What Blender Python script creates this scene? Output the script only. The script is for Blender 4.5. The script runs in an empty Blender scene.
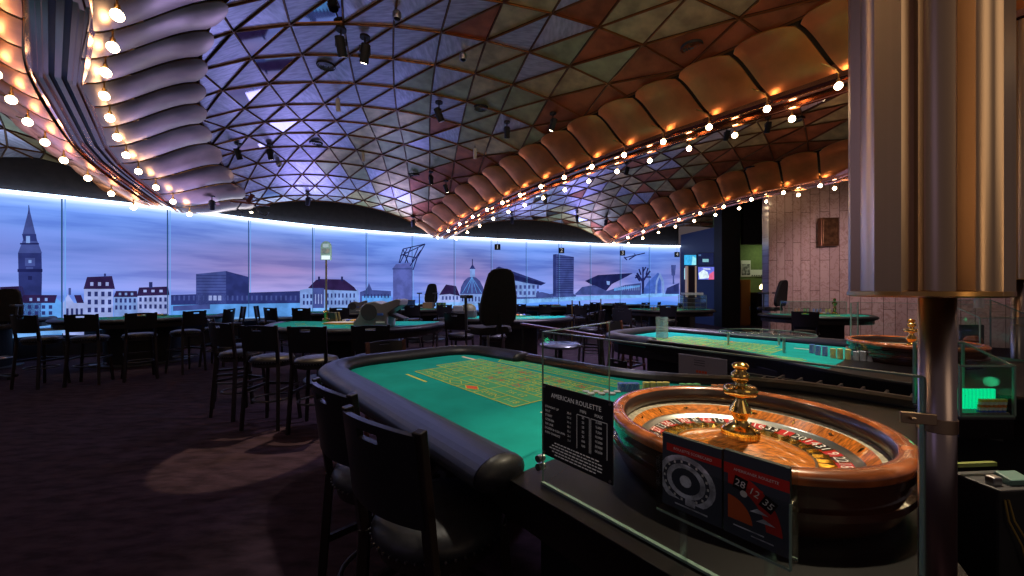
import bpy, math, random
from math import sin, cos, pi, atan2, hypot, radians
from mathutils import Vector, Matrix
from mathutils.bvhtree import BVHTree
random.seed(7)
S = bpy.context.scene
COL = S.collection
# ------------------------------------------------------------------ camera, world, exposure
F, HZ, EYE = 385.0, 290.0, 1.52
cd = bpy.data.cameras.new('camera'); cam = bpy.data.objects.new('camera', cd); COL.objects.link(cam)
cam.location = (0, 0, EYE); cam.rotation_euler = (pi/2, 0, 0)
cd.sensor_width = 36; cd.lens = 36*F/1024; cd.shift_y = (HZ-288)/1024; cd.clip_start = .02
S.camera = cam
S.view_settings.view_transform = 'Standard'; S.view_settings.look = 'None'
S.view_settings.exposure = 0.0; S.view_settings.gamma = 1; S.view_settings.use_curve_mapping = False
w = bpy.data.worlds.new('world'); S.world = w; w.use_nodes = True
w.node_tree.nodes['Background'].inputs[0].default_value = (.62, .48, .50, 1)
w.node_tree.nodes['Background'].inputs[1].default_value = .11

def lamp(name, kind, loc, energy, col, target=None, size=.2, spot=None, blend=.5, parent=None):
    l = bpy.data.lights.new(name, kind); l.energy = energy; l.color = col
    if kind == 'AREA': l.size = size
    else: l.shadow_soft_size = size
    if kind == 'SPOT': l.spot_size = radians(spot or 60); l.spot_blend = blend
    o = bpy.data.objects.new(name, l); COL.objects.link(o); o.location = loc
    if target is not None:
        o.rotation_euler = (Vector(target)-Vector(loc)).to_track_quat('-Z', 'Y').to_euler()
    return o
WARM = (1, .72, .42); NEUT = (1, .88, .72); BLUE = (.22, .36, 1)
# table spots (the ceiling's own spotlights), with a few added fills among them
lamp('spot_or_fill_light', 'SPOT', (-.2, 2.6, 3.9), 210, NEUT, (.0, 2.5, .9), .06, 62, .7)
lamp('spot_or_fill_light', 'SPOT', (1.75, 1.9, 3.6), 420, (1, .80, .55), (.8, 1.25, 1.0), .04, 42, .8)
lamp('spot_or_fill_light', 'SPOT', (-2.6, 5.6, 3.9), 220, NEUT, (-2.75, 6.6, .9), .06, 60, .7)
lamp('spot_or_fill_light', 'SPOT', (2.9, 4.2, 3.9), 330, NEUT, (2.6, 4.6, .9), .06, 75, .7)
lamp('spot_or_fill_light', 'SPOT', (-1.9, 5.2, 4.3), 520, WARM, (-2.42, 3.62, 0), .02, 17, .15)
lamp('spot_or_fill_light', 'SPOT', (1.8, 6.6, 4.4), 1300, (.75, .65, 1), (1.2, 7.2, 0), .3, 120, .9)  # added violet fill to lift the floor in the middle of the room
lamp('spot_or_fill_light', 'SPOT', (-.1, 7.4, 4.2), 230, NEUT, (-.05, 8.0, .9), .06, 60, .7)
lamp('spot_or_fill_light', 'SPOT', (-3.2, 10.0, 4.0), 160, NEUT, (-3.4, 11, .9), .06, 75, .7)
lamp('spot_or_fill_light', 'SPOT', (6.6, 7.8, 3.8), 330, NEUT, (6.9, 8.5, .9), .06, 70, .7)
lamp('spot_or_fill_light', 'SPOT', (4.4, 10.0, 4.0), 300, NEUT, (4.6, 11, .9), .06, 70, .7)
lamp('spot_or_fill_light', 'SPOT', (8.4, 9.0, 3.2), 200, (1, .72, .74), (10.2, 11.6, 1.6), .2, 100, .9)  # added pinkish fill that brightens the stone wall
lamp('spot_or_fill_light', 'SPOT', (2.5, 2.7, 3.7), 170, NEUT, (2.85, 3.0, .95), .05, 50, .7)  # added to brighten the chips on the second table
lamp('spot_or_fill_light', 'SPOT', (-6.8, 7.0, 3.9), 90, NEUT, (-7.5, 8.0, .9), .06, 55, .7)
lamp('room_fill_light', 'AREA', (2.5, -3.0, 3.6), 16, (1, .75, .5), (1.5, 6, 3.6), 2.5)  # added warm fill from behind the camera, not a fixture of the room
lamp('room_fill_light', 'AREA', (-4.5, -1.5, 3.0), 8, (.5, .42, .9), (-3, 5, 0), 2.5)  # added violet fill from behind the camera

for bx_, by_, tx, ty in ((-8.2, 10.0, -5, 8.0), (-6.2, 12.2, -3.2, 8.5), (-4.2, 13.9, -1.5, 9.5), (.5, 16.0, 2.2, 12.0), (3.4, 17.0, 5, 13.0), (-9.9, 7.6, -8.0, 5.0)):
    lamp('violet_fill_light', 'AREA', (bx_, by_, 3.5), 20 if bx_ > -7 else 7, (.36, .34, 1), (tx, ty, 5.4), 1.2)  # added violet fills along the mural top, brightening the vaults
lamp('up_fill_light', 'SPOT', (1.0, -1.5, 1.9), 640, (1, .66, .36), (1.2, 4, 6.2), .5, 84, .8)  # added unseen warm fill behind the camera, aimed up at the ceiling
lamp('up_fill_light', 'SPOT', (-2.5, -1.5, 1.9), 150, (.66, .58, 1), (-2.5, 4.5, 6.2), .5, 80, .8)  # added unseen violet fill aimed up at the left vault
# ------------------------------------------------------------------ helpers
def node(nt, t, **k):
    n = nt.nodes.new(t)
    for a, b in k.items(): setattr(n, a, b)
    return n
def mat(name, col, rough=.5, metal=0, em=0, emc=None, noise=0, nscale=8, bump=0, trans=0, alpha=1, coat=0, stretch=(1, 1, 1), col2=None, spec=.5, ior=1.45):
    m = bpy.data.materials.new(name); m.use_nodes = True; nt = m.node_tree
    p = nt.nodes['Principled BSDF']; I = p.inputs
    I['Base Color'].default_value = (*col, 1); I['Roughness'].default_value = rough; I['Metallic'].default_value = metal
    I['Transmission Weight'].default_value = trans; I['Alpha'].default_value = alpha; I['Coat Weight'].default_value = coat
    I['Coat Roughness'].default_value = .08; I['Specular IOR Level'].default_value = spec; I['IOR'].default_value = ior
    if em: I['Emission Color'].default_value = (*(emc or col), 1); I['Emission Strength'].default_value = em
    if noise or bump or col2:
        tc = node(nt, 'ShaderNodeTexCoord'); mp = node(nt, 'ShaderNodeMapping'); mp.inputs['Scale'].default_value = stretch
        nz = node(nt, 'ShaderNodeTexNoise'); nz.inputs['Scale'].default_value = nscale; nz.inputs['Detail'].default_value = 5
        nt.links.new(tc.outputs['Object'], mp.inputs[0]); nt.links.new(mp.outputs[0], nz.inputs['Vector'])
        if noise or col2:
            r = node(nt, 'ShaderNodeValToRGB')
            c2 = col2 or tuple(min(1, c*(1+noise)) for c in col)
            c1 = col if col2 else tuple(c*(1-noise) for c in col)
            r.color_ramp.elements[0].position = .35; r.color_ramp.elements[1].position = .65
            r.color_ramp.elements[0].color = (*c1, 1); r.color_ramp.elements[1].color = (*c2, 1)
            nt.links.new(nz.outputs['Fac'], r.inputs[0]); nt.links.new(r.outputs[0], I['Base Color'])
        if bump:
            b = node(nt, 'ShaderNodeBump'); b.inputs['Strength'].default_value = bump; b.inputs['Distance'].default_value = .02
            nt.links.new(nz.outputs['Fac'], b.inputs['Height']); nt.links.new(b.outputs[0], I['Normal'])
    return m
def glow(name, col, s=1, noise=0, nscale=3):
    m = bpy.data.materials.new(name); m.use_nodes = True; nt = m.node_tree
    nt.nodes.remove(nt.nodes['Principled BSDF']); e = node(nt, 'ShaderNodeEmission')
    e.inputs[0].default_value = (*col, 1); e.inputs[1].default_value = s
    if noise:
        tc = node(nt, 'ShaderNodeTexCoord'); nz = node(nt, 'ShaderNodeTexNoise'); nz.inputs['Scale'].default_value = nscale; nz.inputs['Detail'].default_value = 6
        r = node(nt, 'ShaderNodeValToRGB'); r.color_ramp.elements[0].position = .38; r.color_ramp.elements[1].position = .62
        r.color_ramp.elements[0].color = (*[c*(1-noise) for c in col], 1); r.color_ramp.elements[1].color = (*[c*(1+noise) for c in col], 1)
        nt.links.new(tc.outputs['Object'], nz.inputs['Vector']); nt.links.new(nz.outputs['Fac'], r.inputs[0]); nt.links.new(r.outputs[0], e.inputs[0])
    nt.links.new(e.outputs[0], nt.nodes['Material Output'].inputs[0])
    return m

class MB:
    def __init__(s): s.v = []; s.f = []; s.m = []; s.M = None; s.mi = 0
    def add(s, vs, fs, mi=None):
        n = len(s.v)
        s.v += [tuple(s.M @ Vector(v)) if s.M else tuple(v) for v in vs]
        s.f += [tuple(i+n for i in f) for f in fs]; s.m += [s.mi if mi is None else mi]*len(fs)
    def box(s, c, d, rot=None, mi=None):
        x, y, z = d[0]/2, d[1]/2, d[2]/2
        vs = [Vector((a*x, b*y, e*z)) for a in (-1, 1) for b in (-1, 1) for e in (-1, 1)]
        if rot is not None: vs = [rot @ v for v in vs]
        vs = [v+Vector(c) for v in vs]
        s.add(vs, [(0, 1, 3, 2), (4, 6, 7, 5), (0, 4, 5, 1), (2, 3, 7, 6), (0, 2, 6, 4), (1, 5, 7, 3)], mi)
    def bar(s, a, b, w_, h_, mi=None):
        a, b = Vector(a), Vector(b); d = b-a
        if d.length < 1e-6: return
        q = d.to_track_quat('X', 'Z').to_matrix()
        s.box((a+b)/2, (d.length, w_, h_), q, mi)
    def tube(s, pts, r, n=8, mi=None, close=False):
        pts = [Vector(p) for p in pts]; N = len(pts); vs = []; fs = []
        for i, p in enumerate(pts):
            d = (pts[(i+1) % N]-pts[i-1]) if close else (pts[min(i+1, N-1)]-pts[max(i-1, 0)])
            d.normalize(); up = Vector((0, 0, 1)) if abs(d.z) < .95 else Vector((1, 0, 0))
            a = d.cross(up).normalized(); b = a.cross(d)
            rr = r[i] if isinstance(r, (list, tuple)) else r
            vs += [p+(a*cos(2*pi*k/n)+b*sin(2*pi*k/n))*rr for k in range(n)]
        for i in range(N if close else N-1):
            j = (i+1) % N
            fs += [(i*n+k, i*n+(k+1) % n, j*n+(k+1) % n, j*n+k) for k in range(n)]
        if not close: fs += [tuple(range(n))[::-1], tuple((N-1)*n+k for k in range(n))]
        s.add(vs, fs, mi)
    def lathe(s, prof, n=32, c=(0, 0, 0), mis=None, mi=None, a0=0, caps=True):
        vs = []; fs = []; ms = []
        for r, z in prof: vs += [(c[0]+r*cos(a0+2*pi*k/n), c[1]+r*sin(a0+2*pi*k/n), c[2]+z) for k in range(n)]
        for i in range(len(prof)-1):
            for k in range(n):
                fs.append((i*n+k, i*n+(k+1) % n, (i+1)*n+(k+1) % n, (i+1)*n+k)); ms.append(mis[i] if mis else (s.mi if mi is None else mi))
        if caps:
            if prof[0][0] > 1e-4: fs.append(tuple(range(n))[::-1]); ms.append(ms[0])
            if prof[-1][0] > 1e-4: fs.append(tuple((len(prof)-1)*n+k for k in range(n))); ms.append(ms[-1])
        b = len(s.m); s.add(vs, fs); s.m[b:] = ms
    def prism(s, poly, z0, z1, mi=None):
        n = len(poly)
        s.add([(x, y, z0) for x, y in poly]+[(x, y, z1) for x, y in poly],
              [tuple(range(n))[::-1], tuple(range(n, 2*n))]+[(i, (i+1) % n, n+(i+1) % n, n+i) for i in range(n)], mi)
    def sweep(s, path, prof, close=False, mi=None, mis=None):
        # path 3D list, prof [(lateral,z)] closed section
        path = [Vector(p) for p in path]; N = len(path); n = len(prof); vs = []
        for i, p in enumerate(path):
            d1 = (path[i]-path[i-1]) if (i > 0 or close) else (path[1]-path[0])
            d2 = (path[(i+1) % N]-path[i]) if (i < N-1 or close) else d1
            d1 = Vector((d1.x, d1.y, 0)).normalized(); d2 = Vector((d2.x, d2.y, 0)).normalized()
            t = (d1+d2).normalized(); nn = Vector((-t.y, t.x, 0)); k = 1/max(.5, t.dot(d1))
            vs += [p+nn*a*k+Vector((0, 0, b)) for a, b in prof]
        fs = []; ms = []
        for i in range(N if close else N-1):
            j = (i+1) % N
            for k in range(n): fs.append((i*n+k, i*n+(k+1) % n, j*n+(k+1) % n, j*n+k)); ms.append(mis[k] if mis else (s.mi if mi is None else mi))
        if not close:
            fs += [tuple(range(n)), tuple((N-1)*n+k for k in range(n))[::-1]]; ms += [ms[0]]*2
        b = len(s.m); s.add(vs, fs); s.m[b:] = ms
def obj(name, mb, mats, parent=None, smooth=False, bevel=0, solid=0, segs=2):
    me = bpy.data.meshes.new(name); me.from_pydata(mb.v, [], mb.f)
    mats = mats if isinstance(mats, (list, tuple)) else [mats]
    for m in mats: me.materials.append(m)
    for p, i in zip(me.polygons, mb.m): p.material_index = min(i, len(mats)-1)
    me.validate(); me.update()
    if smooth:
        for p in me.polygons: p.use_smooth = True
        if smooth != 'all':
            try: me.set_sharp_from_angle(angle=radians(40))
            except Exception: pass
    o = bpy.data.objects.new(name, me); COL.objects.link(o)
    if parent: o.parent = parent
    if solid: md = o.modifiers.new('s', 'SOLIDIFY'); md.thickness = solid; md.offset = 0
    if bevel: md = o.modifiers.new('b', 'BEVEL'); md.width = bevel; md.segments = segs; md.limit_method = 'ANGLE'
    return o
def tag(o, label=None, cat=None, group=None, kind=None):
    if label: o['label'] = label
    if cat: o['category'] = cat
    if group: o['group'] = group
    if kind: o['kind'] = kind
    return o
def empty(name, loc=(0, 0, 0), rz=0, label=None, cat=None, group=None):
    o = bpy.data.objects.new(name, None); COL.objects.link(o); o.location = loc; o.rotation_euler = (0, 0, rz); o.empty_display_size = .1
    return tag(o, label, cat, group)
def copy_tree(o, parent=None):
    c = o.copy(); COL.objects.link(c); c.parent = parent
    for ch in list(o.children): copy_tree(ch, c)
    return c
def inst(proto, used, loc, rz, label, group=None, sc=None):
    if used.get(proto.name) is None: used[proto.name] = 1; o = proto
    else: o = copy_tree(proto)
    o.location = loc; o.rotation_euler = (0, 0, rz)
    if sc: o.scale = (sc, sc, sc)
    o['label'] = label
    if group: o['group'] = group
    return o
USED = {}
_tc = {}
def text_geo(st):
    if st in _tc: return _tc[st]
    c = bpy.data.curves.new('t', 'FONT'); c.body = st; c.size = 1; c.align_x = 'CENTER'; c.align_y = 'CENTER'; c.resolution_u = 2
    o = bpy.data.objects.new('t', c); COL.objects.link(o)
    dg = bpy.context.evaluated_depsgraph_get(); me = bpy.data.meshes.new_from_object(o.evaluated_get(dg))
    g = ([tuple(v.co) for v in me.vertices], [tuple(p.vertices) for p in me.polygons])
    bpy.data.objects.remove(o); bpy.data.curves.remove(c); bpy.data.meshes.remove(me)
    _tc[st] = g; return g
def text(mb, st, o, right, up, size, mi=0, wide=1.0):
    v, f = text_geo(st); o = Vector(o); right = Vector(right); up = Vector(up)
    mb.add([o+right*(p[0]*size*wide)+up*(p[1]*size) for p in v], f, mi)
def ray(x, y): return Vector(((x-512)/F, 1, (HZ-y)/F))
def un(x, y, z):
    Y = F*(EYE-z)/(y-HZ); return Vector(((x-512)/F*Y, Y, z))
def atY(x, y, Y): return Vector((0, 0, EYE))+ray(x, y)*Y
def rounded(w_, d, r, n=5):
    pts = []
    for cx, cy, a in ((w_/2-r, d/2-r, 0), (-w_/2+r, d/2-r, 90), (-w_/2+r, -d/2+r, 180), (w_/2-r, -d/2+r, 270)):
        pts += [(cx+r*cos(radians(a+90*k/n)), cy+r*sin(radians(a+90*k/n))) for k in range(n+1)]
    return pts

# ------------------------------------------------------------------ materials
M = {}
M['carpet'] = mat('carpet', (.040, .025, .038), .95, noise=.35, nscale=5, bump=.35, stretch=(1, 2.4, 1), spec=.1)
M['black'] = mat('black_paint', (.006, .006, .007), .7)
M['soffit'] = mat('dark_fascia', (.022, .018, .020), .75, noise=.2)
M['backing'] = mat('ceiling_backing', (.02, .012, .008), .8)
M['bronze'] = mat('bronze_trim', (.22, .10, .04), .4, .9)
M['nickel'] = mat('brushed_nickel', (.46, .42, .47), .40, .75, noise=.22, nscale=5, stretch=(1, 6, 1))
M['nickel2'] = mat('brushed_nickel_light', (.55, .50, .56), .36, .75, noise=.2, nscale=5, stretch=(4, 1, 1))
M['champ'] = mat('champagne_metal', (.50, .37, .17), .40, .75, noise=.25, nscale=4)
M['olive'] = mat('olive_metal', (.36, .34, .17), .42, .75, noise=.2, nscale=4)
M['copper'] = mat('copper_panel', (.36, .10, .035), .42, .75, noise=.3, nscale=3)
M['mirror'] = mat('mirror_panel', (.5, .48, .5), .04, 1)
M['shell'] = mat('copper_sheet', (.70, .215, .065), .37, .88, noise=.15, nscale=2.5, bump=.05)
M['shell_sheen'] = mat('copper_sheet_blue_sheen', (.42, .26, .18), .32, .97, noise=.15, nscale=2.5)  # same copper, its blue reflection put in as a paler colour
M['strip'] = mat('polished_copper', (.50, .24, .13), .16, 1)
M['slot'] = mat('dark_vent_slot', (.02, .015, .012), .5, .5)
M['brass'] = mat('polished_brass', (.80, .52, .16), .14, 1)
M['arm'] = mat('brass_arm', (.62, .36, .12), .3, 1)
M['bulb'] = glow('lit_bulb', (1, .72, .42), 26)
M['lens'] = glow('lit_lens', (1, .85, .6), 12)
M['leather'] = mat('black_leather', (.010, .010, .014), .44, noise=.3, nscale=30, bump=.08, spec=.4)
M['vinyl'] = mat('black_vinyl', (.008, .008, .011), .38)
M['wood'] = mat('dark_stained_wood', (.009, .005, .005), .4, noise=.4, nscale=6, stretch=(1, 1, .2))
M['brown'] = mat('brown_wood', (.10, .035, .018), .32, noise=.4, nscale=8, stretch=(1, 6, 1), coat=.4)
M['felt'] = mat('green_felt', (.008, .27, .235), .95, noise=.12, nscale=4, spec=.1)
M['feltp'] = mat('green_felt_print', (.07, .34, .17), .95, noise=.1, nscale=7, spec=.1)
M['yel'] = mat('yellow_print', (.50, .52, .09), .9, spec=.1)
M['red'] = mat('red_print', (.62, .10, .05), .9, spec=.1)
M['pale'] = mat('pale_print', (.75, .55, .38), .8)
M['gloss'] = mat('black_lacquer', (.005, .004, .005), .3, spec=.35)
M['white'] = mat('white_print', (.75, .74, .70), .6)
M['steel'] = mat('brushed_steel', (.5, .5, .5), .3, 1)
M['rimwood'] = mat('varnished_mahogany', (.34, .085, .02), .25, noise=.45, nscale=7, stretch=(1, 3, 1), coat=.8)
M['burl'] = mat('burl_veneer', (.58, .17, .018), .3, noise=.55, nscale=38, stretch=(1, 4, 1), coat=.8)
M['track'] = mat('dark_ball_track', (.028, .015, .012), .35, noise=.3, coat=.4)
M['chrome'] = mat('satin_silver_ring', (.55, .55, .53), .28, 1)
M['wred'] = mat('wheel_red', (.50, .012, .015), .35, coat=.4)
M['wblack'] = mat('wheel_black', (.006, .006, .006), .3, coat=.4)
M['wgreen'] = mat('wheel_green', (.01, .25, .06), .35, coat=.4)
M['gold'] = mat('gold_pocket', (.75, .52, .18), .25, 1)
def glassmat(name, col, a, rough=.02):
    m = bpy.data.materials.new(name); m.use_nodes = True; nt = m.node_tree; nt.nodes.remove(nt.nodes['Principled BSDF'])
    t = node(nt, 'ShaderNodeBsdfTransparent'); t.inputs[0].default_value = (*col, 1)
    g = node(nt, 'ShaderNodeBsdfGlossy'); g.inputs['Roughness'].default_value = rough; g.inputs[0].default_value = (.9, .95, .95, 1)
    lw = node(nt, 'ShaderNodeLayerWeight'); lw.inputs[0].default_value = .5; pw = node(nt, 'ShaderNodeMath', operation='POWER'); pw.inputs[1].default_value = 5; nt.links.new(lw.outputs['Facing'], pw.inputs[0]); fr = node(nt, 'ShaderNodeMath', operation='MULTIPLY'); fr.inputs[1].default_value = .5; nt.links.new(pw.outputs[0], fr.inputs[0])
    ad = node(nt, 'ShaderNodeMath', operation='ADD'); ad.inputs[1].default_value = a
    mx = node(nt, 'ShaderNodeMixShader'); nt.links.new(fr.outputs[0], ad.inputs[0]); nt.links.new(ad.outputs[0], mx.inputs[0])
    nt.links.new(t.outputs[0], mx.inputs[1]); nt.links.new(g.outputs[0], mx.inputs[2]); nt.links.new(mx.outputs[0], nt.nodes['Material Output'].inputs[0])
    return m
M['glass'] = glassmat('clear_glass', (.96, .985, .975), .015)
M['acrylic'] = glassmat('clear_acrylic', (.90, .93, .92), .03, .06)
M['glassedge'] = mat('glass_edge', (.16, .25, .21), .25, spec=.8)
M['plastic'] = mat('grey_plastic', (.16, .16, .17), .45)
M['dgrey'] = mat('dark_grey_plastic', (.04, .04, .045), .45)
M['fabric'] = mat('black_chair_fabric', (.012, .011, .012), .9, noise=.3, nscale=60)
CH = {k: mat('chip_'+k, c, .5) for k, c in dict(blue=(.10, .17, .62), yellow=(.72, .58, .12), white=(.55, .55, .58), green=(.12, .45, .14), orange=(.75, .22, .05), grey=(.28, .30, .34)).items()}

# ------------------------------------------------------------------ setting: floor and curved wall
mb = MB(); mb.add([(-16, -5, 0), (20, -5, 0), (20, 24, 0), (-16, 24, 0)], [(0, 1, 2, 3)])
tag(obj('floor', mb, M['carpet']), kind='structure')
SEAM = [-160, -50, 62, 167.5, 248.5, 312.5, 366, 412, 454, 491, 526, 558.5, 590, 620, 649, 680]
def mtop(x): # pixel row of the mural's upper edge
    P = [(-200, 170), (0, 193), (62, 198.5), (167, 209.5), (248, 220), (312, 227), (366, 232), (412, 235.5), (454, 238), (526, 241.5), (590, 244.5), (649, 246.5), (680, 247)]
    for (a, b), (c, d) in zip(P, P[1:]):
        if x <= c: return b+(d-b)*(x-a)/(c-a)
    return P[-1][1]
WT = 2.1
WP = []
for x in SEAM:
    Y = F*WT/(HZ-mtop(x)); WP.append(((x-512)/F*Y, Y))
def wallpt(x, y, off=.0):
    r = (x-512)/F
    for i in range(len(WP)-1):
        if x <= SEAM[i+1] or i == len(WP)-2:
            (ax, ay), (bx, by) = WP[i], WP[i+1]
            dx, dy = bx-ax, by-ay; L = hypot(dx, dy); nx, ny = dy/L, -dx/L
            ax += nx*off; ay += ny*off
            t = (r*ay-ax)/(dx-r*dy); Y = ay+dy*t
            return Vector((r*Y, Y, EYE+(HZ-y)/F*Y))
ZB, ZT = .70, EYE+WT
mb = MB()
ext = [(p[0], p[1]) for p in WP]
back = []
for i, (x, y) in enumerate(WP):
    a = WP[max(i-1, 0)]; b = WP[min(i+1, len(WP)-1)]; dx, dy = b[0]-a[0], b[1]-a[1]; L = hypot(dx, dy)
    back.append((x-dy/L*.12, y+dx/L*.12))
b2 = [(x*1.03, y*1.03+.25) for x, y in back]
mb.prism(back+b2[::-1], 0, 6.2)
tag(obj('wall_back', mb, M['soffit']), kind='structure')
# backlit printed mural
def sky_mat():
    m = bpy.data.materials.new('backlit_sky_print'); m.use_nodes = True; nt = m.node_tree; nt.nodes.remove(nt.nodes['Principled BSDF'])
    g = node(nt, 'ShaderNodeNewGeometry'); sp = node(nt, 'ShaderNodeSeparateXYZ'); nt.links.new(g.outputs['Position'], sp.inputs[0])
    mr = node(nt, 'ShaderNodeMapRange'); mr.inputs[1].default_value = ZB; mr.inputs[2].default_value = ZT; nt.links.new(sp.outputs[2], mr.inputs[0])
    def ramp(stops, src):
        r = node(nt, 'ShaderNodeValToRGB'); e = r.color_ramp.elements
        while len(e) < len(stops): e.new(.5)
        for k, (p, c) in zip(e, stops): k.position = p; k.color = (*c, 1)
        nt.links.new(src, r.inputs[0]); return r
    r1 = ramp([(0, (.12, .30, .85)), (.3, (.30, .27, .60)), (.5, (.24, .19, .44)), (.72, (.15, .17, .44)), (.9, (.17, .27, .68)), (.965, (.30, .48, 1.0)), (1, (.75, .9, 1.3))], mr.outputs[0])
    r2 = ramp([(0, (.06, .26, .85)), (.3, (.18, .27, .72)), (.6, (.12, .19, .56)), (.9, (.15, .29, .8)), (.965, (.3, .5, 1.1)), (1, (.75, .9, 1.3))], mr.outputs[0])
    tc = node(nt, 'ShaderNodeMapping'); tc.inputs['Scale'].default_value = (.25, .25, 2.2); nt.links.new(g.outputs['Position'], tc.inputs[0])
    nz = node(nt, 'ShaderNodeTexNoise'); nz.inputs['Scale'].default_value = 1.6; nz.inputs['Detail'].default_value = 6; nt.links.new(tc.outputs[0], nz.inputs['Vector'])
    # panel to panel hue: print is bluer at both ends
    w1 = node(nt, 'ShaderNodeTexWave', bands_direction='X'); w1.inputs['Scale'].default_value = .055; w1.inputs['Phase Offset'].default_value = 1.9; w1.inputs['Distortion'].default_value = 1.2; nt.links.new(g.outputs['Position'], w1.inputs[0])
    mx = node(nt, 'ShaderNodeMix', data_type='RGBA'); nt.links.new(w1.outputs['Fac'], mx.inputs[0]); nt.links.new(r1.outputs[0], mx.inputs[6]); nt.links.new(r2.outputs[0], mx.inputs[7])
    r3 = ramp([(.38, (.72, .75, .86)), (.5, (1, 1, 1)), (.64, (1.22, 1.13, 1.1))], nz.outputs['Fac'])
    mu = node(nt, 'ShaderNodeMix', data_type='RGBA', blend_type='MULTIPLY'); mu.inputs[0].default_value = 1
    nt.links.new(mx.outputs[2], mu.inputs[6]); nt.links.new(r3.outputs[0], mu.inputs[7])
    e = node(nt, 'ShaderNodeEmission'); e.inputs[1].default_value = 1.2; nt.links.new(mu.outputs[2], e.inputs[0]); nt.links.new(e.outputs[0], nt.nodes['Material Output'].inputs[0])
    return m
SKY = sky_mat()
mural = empty('city_mural', (0, 0, 0), 0, 'long curved backlit wall mural of a dusk city skyline in glowing blue and violet panels', 'mural')
for i in range(len(WP)-1):
    mb = MB(); (ax, ay), (bx, by) = WP[i], WP[i+1]; dx, dy = bx-ax, by-ay; L = hypot(dx, dy); n = Vector((-dy/L, dx/L))
    q = [(ax, ay), (bx, by), (bx+n.x*.05, by+n.y*.05), (ax+n.x*.05, ay+n.y*.05)]
    mb.prism(q, ZB, ZT); obj('mural_panel', mb, SKY, mural)
    s_ = MB(); f = Vector((-n.x, -n.y, 0))
    s_.bar(Vector((bx, by, ZB))+f*.012, Vector((bx, by, ZT))+f*.012, .014, .02, 0)
    s_.bar(Vector((bx+dx/L*.05, by+dy/L*.05, ZB))+f*.012, Vector((bx+dx/L*.05, by+dy/L*.05, ZT))+f*.012, .016, .01, 1)
    if i > 0 and i < len(WP)-2: obj('panel_seam', s_, [M['seam'] if 'seam' in M else M.setdefault('seam', glow('dark_seam', (.02, .07, .18), 1)), M.setdefault('seamglow', glow('seam_glow', (.16, .38, .85), 1))], mural)
mb = MB(); mb.sweep([(x, y, ZT+.03) for x, y in WP], [(-.07, -.03), (.03, -.03), (.03, .03), (-.07, .03)]); obj('led_cove_strip', mb, glow('led_strip', (.55, .72, 1), 6), mural)
mb = MB(); mb.sweep([(x, y, ZB-.05) for x, y in WP], [(-.35, -.03), (.02, -.03), (.02, .03), (-.35, .03)])
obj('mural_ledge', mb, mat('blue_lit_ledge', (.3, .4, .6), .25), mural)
def clipx(poly, x0, x1):
    def cl(P, s, xe):
        out = []
        for i in range(len(P)):
            a, b = P[i-1], P[i]; ia = s*(a[0]-xe) >= 0; ib = s*(b[0]-xe) >= 0
            if ia != ib: t = (xe-a[0])/(b[0]-a[0]); out.append((xe, a[1]+(b[1]-a[1])*t))
            if ib: out.append(b)
        return out
    P = cl(poly, 1, x0)
    return cl(P, -1, x1) if len(P) > 2 else []
def art(name, polys, label=None):
    mb = MB(); mats = []; 
    for k, (col, poly) in enumerate(polys):
        if col not in mats: mats.append(col)
        for i in range(len(SEAM)-1):
            P = clipx(poly, SEAM[i], SEAM[i+1])
            if len(P) < 3: continue
            xm = (SEAM[i]+SEAM[i+1])/2; out = []
            for x, y in P: out.append(wallpt(min(max(x, SEAM[i]+.001), SEAM[i+1]), y, .015+.0015*k))
            mb.add(out, [tuple(range(len(out)))], mats.index(col))
    o = obj(name, mb, [INK(c) for c in mats], mural)
    if label: o['label'] = label
    return o
_ink = {}
def INK(c):
    if c not in _ink: _ink[c] = glow('print_ink', tuple((v/255)**2.2 for v in c), 1, noise=.18, nscale=3.5)
    return _ink[c]
def R(x0, y0, x1, y1): return [(x0, y0), (x1, y0), (x1, y1), (x0, y1)]
def wins(c, x0, y0, x1, y1, nx, ny, f=.5, sl=0):
    out = []; dx = (x1-x0)/nx; dy = (y1-y0)/ny
    for i in range(nx):
        for j in range(ny):
            a = x0+dx*(i+.5-f/2); b = y0+dy*(j+.2)+sl*(a-x0); out.append((c, R(a, b, a+dx*f, b+dy*.6)))
    return out
D1, D2, D3, L1, L2, L3, RF = (34, 38, 84), (46, 54, 110), (66, 78, 140), (120, 150, 215), (150, 165, 225), (90, 150, 225), (48, 36, 74)
art('printed_clock_tower', [(D2, [(19.5, 320), (18.5, 276), (18, 253), (41.5, 253), (42, 276), (41, 320)]), (D3, [(18, 253), (23, 240), (37, 240), (42, 253)]), (D1, R(17.5, 269, 42.5, 272)),
    (D2, [(23.5, 241), (22, 234), (36, 234), (37, 241)]), (D3, [(22.5, 234), (28, 212), (29, 205), (30.2, 212), (35.5, 234)]), (D1, R(28.4, 205, 29.2, 214)), (L1, R(26, 236, 30, 244)),
    (D3, R(25, 258, 35, 266)), (L1, R(28.5, 260, 31.5, 263)), (D3, R(26, 267, 33, 269)), (D1, R(28, 276, 32, 280)), (D1, R(20, 243, 39, 244.5))])
art('printed_town_house', [(L3, [(14, 328), (14, 306), (22, 297), (55, 297), (62, 303), (62, 335), (14, 335)]), (RF, [(16, 303), (24, 295), (57, 295), (55, 303)])]+wins(D2, 19, 304, 54, 316, 5, 2)+wins(L1, 27, 297, 50, 302, 3, 1, .35), 'pale printed town house with dark roof, low at the left end')
art('printed_town_house', [(RF, [(0, 298), (0, 287), (22, 286), (26, 296), (14, 306)]), (L3, [(0, 330), (0, 296), (14, 297), (14, 330)])]+wins(D2, 1, 306, 13, 318, 2, 2), 'printed roof and gable cut by the left edge of the picture')
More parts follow.
